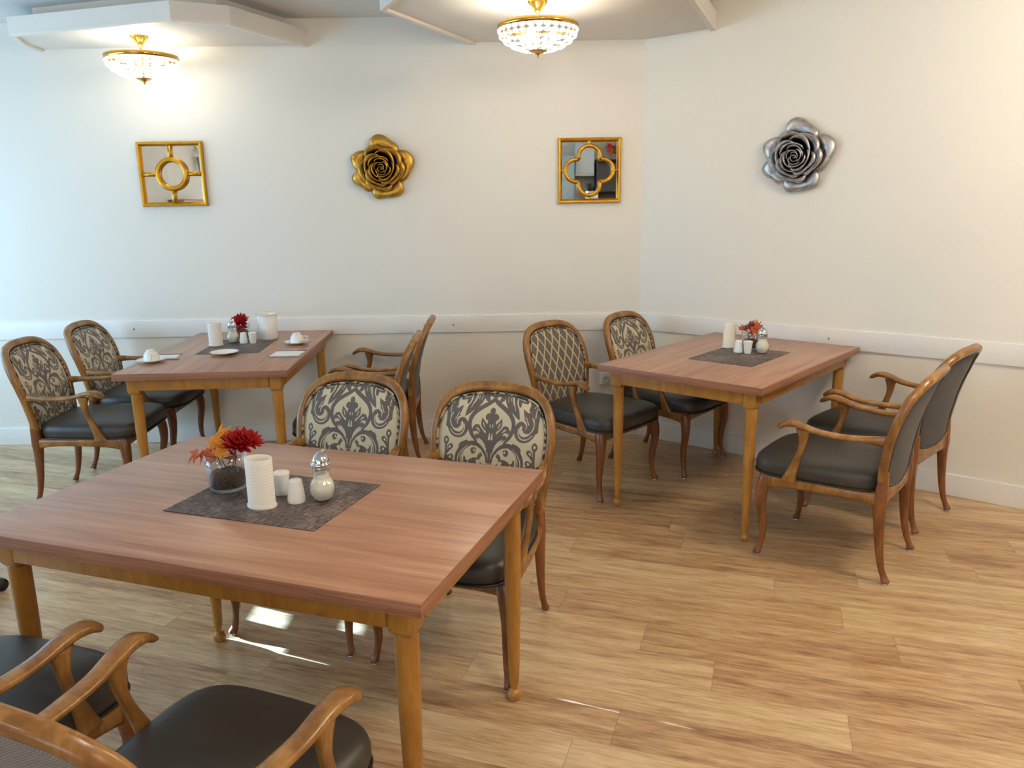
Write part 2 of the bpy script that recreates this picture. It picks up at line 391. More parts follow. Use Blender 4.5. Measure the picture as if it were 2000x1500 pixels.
# ------------------------------------------------------------------ crystal lamps
def lamp_mats():
    t = NT('lead_crystal'); tr = t.n('ShaderNodeBsdfTransparent'); tl = t.n('ShaderNodeBsdfTranslucent'); g = t.n('ShaderNodeBsdfGlossy'); g.inputs['Roughness'].default_value = .05
    tl.inputs[0].default_value = (1, 1, 1, 1); tr.inputs[0].default_value = (1, 1, 1, 1)
    a = t.n('ShaderNodeMixShader'); a.inputs[0].default_value = .8; t.l(tr.outputs[0], a.inputs[1]); t.l(tl.outputs[0], a.inputs[2])
    fr = t.n('ShaderNodeFresnel'); fr.inputs[0].default_value = 1.5
    b = t.n('ShaderNodeMixShader'); t.l(fr.outputs[0], b.inputs[0]); t.l(a.outputs[0], b.inputs[1]); t.l(g.outputs[0], b.inputs[2])
    em = t.n('ShaderNodeEmission'); em.inputs[0].default_value = (1, .95, .86, 1); em.inputs[1].default_value = .26; ad = t.n('ShaderNodeAddShader'); t.l(b.outputs[0], ad.inputs[0]); t.l(em.outputs[0], ad.inputs[1])
    t.l(ad.outputs[0], t.t.nodes['Material Output'].inputs[0])
    e = NT('bulb_glow'); e.out((1, 1, 1, 1), .4); e.b.inputs['Emission Color'].default_value = (1, .9, .72, 1); e.b.inputs['Emission Strength'].default_value = 9
    return t.m, e.m
MCRY, MBULB = lamp_mats()
RIMR = .194
def lamp_parts(t):
    """origin at the ceiling; the bowl hangs below"""
    bm = bmesh.new(); lathe(bm, smoothprof([(.05, 0), (.048, -.008), (.036, -.022), (.024, -.036), (.016, -.05), (.008, -.058), (.006, -.064)]), 28, close_top=True); obj('canopy', bm, MBRASS, t)
    obj('stem', L([(.004, -.055), (.004, -.2), (.004, -.235)], 10), MBRASS, t)
    bm = bmesh.new(); lathe(bm, [(RIMR, -.108), (RIMR + .004, -.107), (RIMR + .005, -.118), (RIMR + .004, -.13), (RIMR, -.131), (RIMR - .002, -.12), (RIMR, -.108)], 56, close_top=False, close_bot=False); rim = obj('rim', bm, MBRASS, t)
    bm = bmesh.new()
    for k in range(3):
        a = k * 2 * PI / 3 + .4; tube(bm, [(0, 0, -.118), (RIMR * .5 * math.cos(a), RIMR * .5 * math.sin(a), -.12), (RIMR * math.cos(a), RIMR * math.sin(a), -.12)], .0025, 6)
    obj('spoke', bm, MBRASS, rim)
    bowl = [(RIMR, -.134), (RIMR - .005, -.158), (RIMR - .024, -.182), (RIMR - .055, -.203), (RIMR - .095, -.219), (RIMR - .14, -.229)]
    P = catmull(bowl, 4); N = 30
    for k in range(N):
        bm = bmesh.new(); a = 2 * PI * k / N
        for i in range(6):
            q = P[min(i * 4 + 1, len(P) - 1)]; q2 = P[min(i * 4 + 2, len(P) - 1)]; r, z = q; 
            if i * 4 + 1 >= len(P): break
            d = Vector((q2[0] - r, 0, q2[1] - z)).normalized() if (q2 is not q) else Vector((0, 0, -1))
            wdt = min(.020, r * PI / N * 1.0); h = .0135
            X = Vector((-math.sin(a), math.cos(a), 0)); T = Vector((d.x * math.cos(a), d.x * math.sin(a), d.z)); Nn = X.cross(T).normalized(); c = Vector((r * math.cos(a), r * math.sin(a), z))
            oc = [bm.verts.new(c + X * wdt * .98 * math.cos(PI / 8 + j * PI / 4) + T * h * math.sin(PI / 8 + j * PI / 4)) for j in range(8)]
            u, l = bm.verts.new(c + Nn * .007), bm.verts.new(c - Nn * .007)
            for j in range(8): bm.faces.new((oc[j], oc[(j + 1) % 8], u)); bm.faces.new((oc[(j + 1) % 8], oc[j], l))
        obj('crystal_strand', bm, MCRY, t, smooth=False)
    fin = obj('finial', L(smoothprof([(.045, -.229), (.04, -.233), (.02, -.24), (.007, -.247), (.004, -.251), (.006, -.256), (.002, -.26)]), 24), MBRASS, t)
    for k in range(3):
        a = k * 2 * PI / 3; b = obj('bulb', L(smoothprof([(.006, -.12), (.012, -.135), (.02, -.158), (.017, -.175), (.004, -.184)]), 14, c=(.075 * math.cos(a), .075 * math.sin(a), 0)), MBULB, t)
    return t
LAMPS = [(-2.075, 4.774, 'crystal bowl ceiling lamp over the back left table, above the ring mirror', ZC, 3.4), (.155, 4.128, 'crystal bowl ceiling lamp under the middle ceiling panel near the corner', ZC, 7.5),
         (2.3, 2.3, 'crystal bowl ceiling lamp farthest right, past the edge of the picture', ZH, 66), (-2.5, -.7, 'added crystal bowl fill lamp to the left of the viewer, unseen', ZH, 26), (.75, .9, 'added crystal bowl fill lamp above the viewer, unseen', ZH, 40), (2.6, -.6, 'added crystal bowl fill lamp behind the viewer on the right, unseen', ZH, 30)]  # the last three are unseen lamps added for brightness
l0 = lamp_parts(thing('ceiling_lamp', LAMPS[0][2], 'lamp', (LAMPS[0][0], LAMPS[0][1], ZC), 0, 'crystal bowl ceiling lamps'))
for i, (x, y, lb, z, pw) in enumerate(LAMPS):
    o = l0 if i == 0 else dup(l0, (x, y, z), i * .1, lb)
    pl = bpy.data.lights.new('lamp_light', 'POINT'); pl.energy = pw; pl.color = (1.0, .88, .72); pl.shadow_soft_size = .06 if i < 2 else .16
    po = bpy.data.objects.new('lamp_light', pl); C.objects.link(po); po.location = (x, y, z - .15)

# ------------------------------------------------------------------ wall decoration
def mirror_sq(name, label, x0, x1, z0, z1, kind):
    """on the back wall, local x right, z up, -y to the room; 0.4 m square"""
    t = thing(name, label, 'mirror', ((x0 + x1) / 2, WY, (z0 + z1) / 2)); h = (x1 - x0) / 2; hz = (z1 - z0) / 2; w = .026
    bm = bmesh.new()
    prof = [(0, .001), (0, -.022), (.006, -.03), (.015, -.028), (w, -.012), (w, .001)]
    cs = [(-1, -1), (1, -1), (1, 1), (-1, 1)]; V = []
    for sx, sz in cs: V.append([bm.verts.new((sx * (h - d), y, sz * (hz - d))) for d, y in prof])
    for i in range(4):
        a, b = V[i], V[(i + 1) % 4]
        for j in range(len(prof) - 1): bm.faces.new((a[j], a[j + 1], b[j + 1], b[j]))
    fr = obj('frame', bm, MGILT, t, smooth=False)
    obj('mirror_glass', B((-h + .02, h - .02, -.006, -.002, -hz + .02, hz - .02)), MMIRR, t, smooth=False)
    X, Y, Z = np.eye(3)
    if kind == 'ring':
        R = .088; bm = bmesh.new(); secs = []
        for k in range(32):
            a = 2 * PI * k / 32; rd = np.array([math.cos(a), 0, math.sin(a)]); secs.append((rd * R + np.array([0, -.017, 0]), rd, Y, .016, .015))
        loft(bm, secs, 8, 2.4, 1, closed=True); obj('ring', bm, MGILT, t)
        for sx, sz in ((1, 0), (-1, 0), (0, 1), (0, -1)):
            bm = bmesh.new(); a = np.array([sx * R, -.012, sz * R]); b = np.array([sx * (h - w + .004), -.012, sz * (hz - w + .004)])
            loft(bm, [(a, Z if sx else X, Y, .0135, .014), (b, Z if sx else X, Y, .0135, .014)], 8, 2.2, 2, cap=0); obj('bar', bm, MGILT, t)
    else:
        r = .068; dd = .083; bm = bmesh.new(); secs = []
        q_ = dd / math.sqrt(2) + math.sqrt(r * r - dd * dd / 2); th = math.atan2(q_ / math.sqrt(2), q_ / math.sqrt(2) - dd)
        for k in range(4):
            a0 = k * PI / 2
            for j in range(15):
                a = a0 - th + 2 * th * j / 14
                secs.append((np.array([math.cos(a0) * dd + r * math.cos(a), -.017, math.sin(a0) * dd + r * math.sin(a)]), np.array([math.cos(a), 0, math.sin(a)]), Y, .0125, .014))
        loft(bm, secs, 8, 2.4, 1, closed=True); obj('quatrefoil', bm, MGILT, t)
        for sx, sz in ((1, 0), (-1, 0), (0, 1), (0, -1)):
            bm = bmesh.new(); a = np.array([sx * (dd + r), -.015, sz * (dd + r)]); b = np.array([sx * (h - w + .006), -.015, sz * (hz - w + .006)])
            loft(bm, [(a, Z if sx else X, Y, .014, .013), ((a + b) / 2, Z if sx else X, Y, .007, .012), (b, Z if sx else X, Y, .012, .010)], 8, 2.2, 3, cap=0); obj('spur', bm, MGILT, t)
mirror_sq('wall_mirror', 'square gold framed mirror with a ring and cross bars, hung below the left lamp', -2.3125, -1.904, 1.556, 1.949, 'ring')
mirror_sq('wall_mirror', 'square gold framed mirror with a quatrefoil, hung near the room corner', .31, .704, 1.535, 1.931, 'quatre')

def rose(name, label, mat, M4, sc=1.0):
    t = thing(name, label, 'wall decoration'); t.matrix_world = M4
    r = random.Random(5)
    def petal(a0, span, rb, rr, zb, zt, curl, wob, ph, point=0.0, tilt=0.0):
        """cupped sheet: x/z in the wall plane, -y towards the room"""
        bm = bmesh.new(); lay = bm.verts.layers.float.new('rim'); na, nt = 20, 12; V = []
        for j in range(nt + 1):
            t_ = j / nt; row = []
            for i in range(na + 1):
                u = -1 + 2 * i / na; a = a0 + u * span
                edge = (1 - abs(u) ** 4.5)                       # petal narrows towards its sides
                tt = t_ * (.58 + .42 * edge) * (1 + wob * math.sin(3.1 * u + ph) * .10)
                rad = rb + (rr - rb) * tt ** .85 + tilt * u + point * tt * (1 - abs(u)) * .3
                dep = zb + (zt - zb) * math.sin(min(1, tt * 1.08) * PI / 2)
                if t_ > .78: 
                    cq = (t_ - .78) / .22; rad += curl * cq * cq * (.6 + .4 * math.sin(5 * u + ph)); dep -= curl * .9 * cq * cq
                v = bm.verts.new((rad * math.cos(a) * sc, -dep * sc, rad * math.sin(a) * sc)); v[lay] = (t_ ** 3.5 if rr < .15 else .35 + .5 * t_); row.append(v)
            V.append(row)
        for j in range(nt):
            for i in range(na): bm.faces.new((V[j][i], V[j][i + 1], V[j + 1][i + 1], V[j + 1][i]))
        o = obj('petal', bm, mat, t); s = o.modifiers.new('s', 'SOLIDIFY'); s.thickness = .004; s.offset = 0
        return o
    for k, (a, rr, sp) in enumerate(((82, .20, .70), (160, .19, .58), (212, .195, .56), (284, .20, .72), (8, .20, .74))):
        petal(math.radians(a), sp, .06, rr - .01, .012, .045, .014, 1.0, k * 1.7, .05)
    for k, a in enumerate((100, 190, 255, 340, 40)): petal(math.radians(a), .82, .06, .142, .012, .078, .010, 1.2, k * 2.1, .0, .008)
    for k, a in enumerate((60, 150, 235, 320)): petal(math.radians(a), .95, .055, .112, .012, .088, .008, 1.2, k * 1.3 + 1, 0, .010)
    for k, a in enumerate((110, 215, 320)): petal(math.radians(a), 1.2, .05, .083, .01, .09, .006, 1.0, k * 1.9, 0, .009)
    for k, a in enumerate((70, 190, 300)): petal(math.radians(a), 1.25, .035, .061, .01, .090, .004, .8, k * 2.3, 0, .008)
    for k, a in enumerate((10, 130, 250)): petal(math.radians(a), 1.25, .022, .042, .01, .088, .003, .6, k * 1.1, 0, .007)
    for k, a in enumerate((50, 230)): petal(math.radians(a), 1.8, .01, .024, .01, .086, .002, .3, k, 0, .006)
    petal(0, 2.9, .004, .009, .01, .084, .0, 0, 0, 0, .003)
    obj('back_plate', (lambda bm: (bmesh.ops.create_cone(bm, segments=32, radius1=.1 * sc, radius2=.09 * sc, depth=.016 * sc, cap_ends=True, matrix=Matrix.Translation((0, -.008 * sc, 0)) @ Matrix.Rotation(PI / 2, 4, 'X')), bm)[1])(bmesh.new()), mat, t)
    return t
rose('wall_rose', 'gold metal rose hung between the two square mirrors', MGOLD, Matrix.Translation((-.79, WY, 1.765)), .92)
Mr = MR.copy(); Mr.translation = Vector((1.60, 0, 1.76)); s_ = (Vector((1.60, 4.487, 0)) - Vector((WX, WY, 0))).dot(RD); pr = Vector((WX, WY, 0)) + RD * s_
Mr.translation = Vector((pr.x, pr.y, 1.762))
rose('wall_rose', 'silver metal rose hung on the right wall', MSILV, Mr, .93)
# wall socket and the little screw heads in the rail
t = thing('wall_socket', 'white wall socket below the rail, seen behind the table by the corner', 'socket', (.629, WY, .392))
obj('cover_plate', B((-.04, .04, -.012, .001, -.04, .04)), MPORC, t, smooth=False, bevel=.004)
bm = bmesh.new(); lathe(bm, [(.021, 0), (.021, .006), (.019, .0065), (.018, -.006), (.0001, -.006)], 24, close_bot=False, close_top=False)
bmesh.ops.rotate(bm, verts=bm.verts, matrix=Matrix.Rotation(PI / 2, 3, 'X')); bmesh.ops.translate(bm, verts=bm.verts, vec=(0, -.013, 0)); obj('socket_well', bm, plain('socket_ring', lin(214, 214, 208), .4), t)
bm = bmesh.new()
for s in (-1, 1): lathe(bm, [(.003, 0), (.003, .002)], 10, c=(s * .0095, 0, 0))
bmesh.ops.rotate(bm, verts=bm.verts, matrix=Matrix.Rotation(PI / 2, 3, 'X')); bmesh.ops.translate(bm, verts=bm.verts, vec=(0, -.0125, 0)); obj('contact_hole', bm, plain('hole_dark', lin(20, 20, 20), .8), t)
MSCR = plain('screw_grey', lin(92, 88, 84), .4, .5)
for lb, p in (('tiny grey screw head in the rail left of the back left table', Vector((-2.47, WY - .013, .777))), ('tiny grey screw head in the rail right of the back left table', Vector((-.377, WY - .013, .77))), ('tiny grey screw head in the rail of the right wall', None)):
    bm = bmesh.new(); lathe(bm, [(.005, 0), (.004, .003), (.001, .0035)], 10); bmesh.ops.rotate(bm, verts=bm.verts, matrix=Matrix.Rotation(PI / 2, 3, 'X'))
    o = obj('screw_head', bm, MSCR); tag(o, lb, 'screw', 'screw heads in the rail')
    if p: o.location = p
    else: o.matrix_world = (lambda m: m)(Matrix.Translation(Vector((WX, WY, .774)) + RD * 1.22 + RN * .013) @ MR.to_3x3().to_4x4())

# ------------------------------------------------------------------ tables
TL, TW, TH, TT = 1.293, .86, .75, .034
def make_table():
    t = thing('dining_table', '', 'table')
    tt = obj('tabletop', B((-TL / 2, TL / 2, -TW / 2, TW / 2, TH - TT, TH)), MTOP, t, smooth=False, bevel=.0015)
    tt.data.materials.append(MEDGE)
    for f in tt.data.polygons:
        if abs(f.normal.z) < .5: f.material_index = 1
    i = .078; hx, hy = TL / 2 - i, TW / 2 - i; zt = TH - TT
    for s in (-1, 1):
        obj('apron', B((-hx + .03, hx - .03, s * (hy + .024) - .011, s * (hy + .024) + .011, zt - .062, zt)), MAP, t, smooth=False, bevel=.002)
        bm = B((s * (hx + .024) - .011, s * (hx + .024) + .011, -hy + .03, hy - .03, zt - .062, zt)); obj('apron', bm, MAP, t, smooth=False, bevel=.002)
    for sx in (-1, 1):
        for sy in (-1, 1):
            bm = bmesh.new(); X, Y, Z = np.eye(3); c = np.array([sx * hx, sy * hy, 0.])
            loft(bm, [(c + Z * z, X, Y, r, r) for z, r in ((zt, .032), (zt - .03, .032), (zt - .06, .032), (zt - .074, .030), (zt - .083, .023))], 24, 9, 3, cap=0)
            lg = obj('leg', bm, MTL, t)
            bm = bmesh.new()
            lathe(bm, smoothprof([(.023, zt - .078), (.0270, zt - .084), (.0275, zt - .10), (.0262, .45), (.0215, .25), (.0160, .08), (.0120, .045), (.0115, .038), (.019, .030), (.0225, .018), (.020, .006), (.014, .0)], 4), 24, c=tuple(c))
            obj('turned_shaft', bm, MTL, lg)
    return t
TA = (-.661, 2.0696, -.3352); TB = (-1.5712, 4.446, .0421 + PI / 2); TC = (1.160, 4.013, -.7262 + PI / 2)
tb0 = make_table(); tb0.location = (TA[0], TA[1], 0); tb0.rotation_euler = (0, 0, TA[2])
tb0['label'] = 'nearest wooden dining table with brown laminate top, filling the lower left'; tb0['group'] = 'dining tables'
dup(tb0, (TB[0], TB[1], 0), TB[2], 'wooden dining table set with cups and napkins by the back wall')
tbc = dup(tb0, (TC[0], TC[1], 0), TC[2], 'wooden dining table by the corner in front of the right wall, centre mat only'); tbc.scale = (.955, 1, 1)

# ------------------------------------------------------------------ chairs: front is -Y, x across
BZ = [.35, .45, .5, .6, .68, .78, .87, .93]; BY = [.230, .232, .238, .254, .276, .312, .358, .39]
def backy(z, x=0): return float(np.interp(z, BZ, BY)) - .30 * x * x
BY = list(np.interp(BZ, BZ, BY))
OUT = [(0, .860), (.092, .856), (.163, .836), (.212, .787), (.231, .72), (.231, .65), (.222, .575), (.209, .50), (.195, .43), (.160, .386), (.08, .369), (0, .366)]
def outline(k=6):
    half = OUT; full = half + [(-x, z) for x, z in half[-2:0:-1]]
    return [tuple(p) for p in catmull(full, k, True)]
def frame_bm():
    pts = outline(4); n = len(pts); bm = bmesh.new(); secs = []
    for i in range(n):
        a, b = pts[i - 1], pts[(i + 1) % n]; tx, tz = b[0] - a[0], b[1] - a[1]; L_ = math.hypot(tx, tz); nx, nz = -tz / L_ , tx / L_
        x, z = pts[i]
        if nx * x + nz * (z - .62) < 0: nx, nz = -nx, -nz
        dy = (backy(z + .02) - backy(z - .02)) / .04
        A = np.array([nx, dy * nz, nz]); A /= np.linalg.norm(A); Bn = np.array([0, 1, -dy]); Bn /= np.linalg.norm(Bn)
        wa = .0165 + .004 * max(0, (z - .8) / .07); wa += .004 * max(0, (.5 - z) / .1)
        secs.append((np.array([x, backy(z, x), z]), A, Bn, min(wa, .021), .0175))
    loft(bm, secs, 12, 3.2, 1, closed=True); return bm
# inner outline as half width by height, for the upholstery
_o = [(x, z) for x, z in outline(8) if x >= -1e-6]; _o.sort(key=lambda p: -p[1])
ZT_, ZB_ = .860 - .017, .366 + .018
def halfw(z):
    zc = (ZT_ + ZB_) / 2; s = (.860 - .366) / (ZT_ - ZB_); zz = zc + (z - zc) * s
    zs = [p[1] for p in _o][::-1]; xs = [p[0] for p in _o][::-1]
    return max(.0, float(np.interp(zz, zs, xs)) * .925)
def seg_d(P, a, b):
    ab = b - a; t = np.clip(((P - a) @ ab) / (ab @ ab + 1e-9), 0, 1); return np.linalg.norm(P - (a + t[:, None] * ab), axis=1), t
STR = []   # damask motif: strokes in a half-drop repeat, (points, half widths, sign)
def S(pts, w, sg=1): STR.append((np.array(pts, float), [q * (.99 if sg > 0 else 1.5) for q in (w if hasattr(w, '__len__') else [w] * len(pts))], sg))
S([(0, 0), (60, 45), (150, 95), (240, 160), (290, 240), (295, 330), (260, 420), (190, 505)], [22, 25, 27, 28, 27, 26, 25, 14])
S([(0, 130), (0, 142)], 36); S([(50, 200), (55, 208)], 38); S([(0, 190), (0, 300), (0, 430), (0, 600), (0, 790)], [40, 60, 72, 48, 26])
S([(50, 350), (105, 300), (135, 215)], [34, 36, 2]); S([(60, 470), (120, 410), (160, 365), (190, 340)], [34, 34, 32, 40]); S([(205, 340), (228, 362)], [38, 30])
S([(40, 560), (110, 480), (190, 440)], [24, 38, 26]); S([(18, 470), (18, 400)], [9, 3], -1); S([(70, 560), (120, 500), (165, 470)], [7, 8, 3], -1)
S([(90, 335), (112, 280)], [3, 5], -1); S([(150, 385), (185, 350), (205, 352)], [3, 6, 3], -1)
S([(30, 780), (55, 660), (120, 580), (215, 535), (320, 570), (395, 660), (410, 770), (370, 870), (300, 940), (270, 960)], [8, 14, 20, 30, 44, 54, 58, 52, 34, 6])
S([(60, 700), (130, 610), (215, 575), (300, 610), (350, 690), (350, 790)], [5, 6, 6, 5, 5, 2], -1); S([(240, 560), (330, 620), (385, 720), (380, 830)], [3, 4, 4, 2], -1); S([(300, 560), (380, 640), (425, 730), (415, 840)], [2, 4, 4, 2], -1); S([(330, 870), (360, 800), (365, 700)], [3, 4, 2], -1); S([(18, 300), (18, 330)], [5, 3], -1); S([(30, 640), (20, 720)], [4, 2], -1)
S([(205, 600), (235, 615), (225, 650), (195, 640)], [26, 24, 18, 10]); S([(205, 605), (212, 628)], [5, 5], -1)
S([(100, 650), (140, 700), (135, 740)], [24, 22, 4]); S([(215, 770), (270, 775), (315, 745)], [42, 52, 36]); S([(290, 720), (270, 690)], [20, 4], -1); S([(170, 720), (215, 740)], [14, 30])
S([(320, 530), (390, 560), (410, 600)], [30, 26, 12])
S([(240, -85), (258, 0), (290, 80), (330, 150), (372, 215)], [44, 54, 50, 34, 2]); S([(320, -60), (395, -25), (445, 15)], [38, 44, 14]); S([(345, 20), (360, 60)], [30, 10]); S([(20, -30), (70, -50), (110, -20), (85, 10)], [12, 20, 30, 22])
S([(245, -70), (262, 10), (305, 110)], [3, 4, 2], -1); S([(312, -50), (314, 20), (345, 80)], [6, 6, 3], -1); S([(340, -20), (420, 0)], [4, 3], -1)
S([(600, 255), (580, 340), (510, 425), (415, 440), (352, 385), (352, 300), (395, 252), (440, 275), (438, 315)], [16, 26, 34, 36, 34, 30, 26, 24, 24])
S([(560, 380), (500, 432), (420, 438), (368, 385), (368, 310)], [3, 4, 5, 4, 3], -1)
S([(410, 85), (470, 165), (520, 250), (500, 330), (450, 345)], [2, 38, 44, 34, 16]); S([(455, 170), (500, 260)], [3, 4], -1)
S([(600, 40), (600, 140), (600, 260), (600, 330)], [22, 34, 26, 30]); S([(548, -10), (535, 80), (575, 190)], [2, 34, 14]); S([(500, 20), (505, 90)], [3, 22]); S([(582, 60), (580, 180)], [4, 4], -1)
S([(600, 470), (600, 520), (600, 570)], [4, 40, 10]); S([(600, 515), (600, 525)], [10, 10], -1)
S([(600, 560), (600, 700), (600, 810)], [14, 14, 22]); S([(600, 690), (560, 640), (530, 600)], [16, 18, 14]); S([(530, 590), (545, 605)], [32, 34]); S([(543, 598), (550, 606)], [9, 9], -1)
S([(595, 700), (570, 740), (535, 745)], [16, 20, 22]); S([(520, 720), (535, 730)], [34, 36]); S([(528, 722), (536, 730)], [9, 9], -1)
S([(0, 775), (60, 770)], [3, 3], -1); S([(0, 790), (0, 900), (0, 1010)], [30, 44, 24]); S([(55, 900), (85, 830), (120, 760)], [20, 30, 2]); S([(50, 960), (110, 980), (160, 1040)], [30, 36, 3]); S([(20, 830), (50, 890)], [3, 4], -1)
def damask(x, z):
    U0, V0 = 600.0, 820.0; u = x * 3400; v = (ZT_ - z) * 3400 - 80
    dark = np.full(x.shape, -1e3); light = np.full(x.shape, -1e3)
    for (ku, kv) in [(0, 0), (1, 1), (1, -1), (-1, 1), (-1, -1), (0, -2), (0, 2)]:
        Uu = np.abs(u - ku * U0); Vv = v - kv * V0; P = np.stack([Uu, Vv], 1)
        for pts, wd, sg in STR:
            cp = catmull([tuple(q) + (ww,) for q, ww in zip(pts, wd)], 4)
            for a, b in zip(cp, cp[1:]):
                lo = np.minimum(a[:2], b[:2]) - 90; hi = np.maximum(a[:2], b[:2]) + 90
                m = np.where((P[:, 0] > lo[0]) & (P[:, 0] < hi[0]) & (P[:, 1] > lo[1]) & (P[:, 1] < hi[1]))[0]
                if not len(m): continue
                d, t = seg_d(P[m], a[:2], b[:2]); val = a[2] + (b[2] - a[2]) * t - d
                tgt = dark if sg > 0 else light
                tgt[m] = np.maximum(tgt[m], val)
    f = np.minimum(dark, -light); return np.clip(.5 + f / 14, 0, 1)
def upholstery(front, NU=230, NV=280, pat=False):
    """front: cushion towards -y; else the outer back"""
    V = []; zs = [ZB_ + (ZT_ - ZB_) * (.5 - .5 * math.cos(PI * j / NV)) for j in range(NV + 1)]
    X, Zc = [], []
    for z in zs:
        hw = halfw(z)
        for i in range(NU + 1): X.append(hw * math.sin(PI / 2 * (-1 + 2 * i / NU) ** 1) if False else hw * (-1 + 2 * i / NU)); Zc.append(z)
    X = np.array(X); Zc = np.array(Zc); zn = (Zc - (ZT_ + ZB_) / 2) / ((ZT_ - ZB_) / 2)
    HW = np.repeat([max(halfw(z), 1e-4) for z in zs], NU + 1); un = X / HW
    prof = (1 - np.abs(un) ** 6) * (1 - np.abs(zn) ** 8)
    yb = np.array([backy(z, x) for x, z in zip(X, Zc)])
    Y = yb - .008 - .020 * prof if front else yb + .008 + .008 * prof
    me = bpy.data.meshes.new('backrest' if front else 'back_panel')
    w1 = NU + 1; faces = [(j * w1 + i, j * w1 + i + 1, (j + 1) * w1 + i + 1, (j + 1) * w1 + i) for j in range(NV) for i in range(NU)]
    if not front: faces = [f[::-1] for f in faces]
    me.from_pydata([tuple(p) for p in np.stack([X, Y, Zc], 1)], [], faces)
    if pat:
        a = me.attributes.new('pat', 'FLOAT', 'POINT'); a.data.foreach_set('value', damask(X, Zc).astype(np.float32))
    for f in me.polygons: f.use_smooth = True
    return me
def seat_outline(n=64):
    out = []
    for k in range(n):
        a = 2 * PI * k / n; c, s = math.cos(a), math.sin(a); e = 5
        x = math.copysign(abs(c) ** (2 / e), c); y = math.copysign(abs(s) ** (2 / e), s)   # y=+1 rear
        yy = -.043 + .262 * y; hw = .262 - .046 * (y + 1) / 2
        if y < -.6: yy -= .014 * (1 - x * x)
        out.append((x * hw, yy))
    return out
def seat_bm():
    bm = bmesh.new(); n = 64; o = seat_outline(n); rows = []
    def ring(sc, z, dz=0):
        r = []
        for x, y in o:
            r.append(bm.verts.new((x * sc, -.035 + (y + .035) * sc, z)))
        return r
    prof = [(.965, .376), (.995, .384), (1.01, .40), (1.012, .42), (.995, .438), (.955, .450), (.88, .459), (.75, .466), (.55, .472), (.3, .475), (.08, .476)]
    for p in prof: rows.append(ring(*p))
    for a, b in zip(rows, rows[1:]):
        for j in range(n): bm.faces.new((a[j], a[(j + 1) % n], b[(j + 1) % n], b[j]))
    bm.faces.new(rows[0][::-1]); bm.faces.new(rows[-1]); return bm
X_, Y_, Z_ = np.eye(3)
def leg_bm(s, front):
    bm = bmesh.new()
    if front:
        P = [(.228, -.236, .376, .026, .028), (.234, -.244, .345, .027, .028), (.241, -.251, .30, .0235, .025), (.243, -.251, .24, .0195, .021), (.238, -.240, .16, .0165, .0175), (.235, -.240, .09, .0125, .0135), (.240, -.248, .04, .0115, .0125), (.245, -.256, .018, .015, .017), (.245, -.256, .008, .013, .015)]
    else:
        P = [(.197, .226, .47, .017, .017), (.197, .224, .42, .021, .022), (.198, .221, .36, .024, .026), (.199, .220, .31, .022, .024), (.200, .224, .24, .018, .020), (.200, .232, .15, .0145, .0165), (.202, .246, .07, .0115, .013), (.205, .262, .03, .0125, .014), (.206, .268, .016, .015, .017), (.206, .268, .008, .013, .014)]
    loft(bm, [(np.array([s * x, y, z]), X_, Y_, a, b) for x, y, z, a, b in P], 12, 2.5, 4, cap=.3); return bm
def glide_bm(s, front):
    x, y = (.245, -.256) if front else (.206, .268)
    return L([(.011, .0), (.012, .002), (.011, .006)], 14, c=(s * x, y, 0))
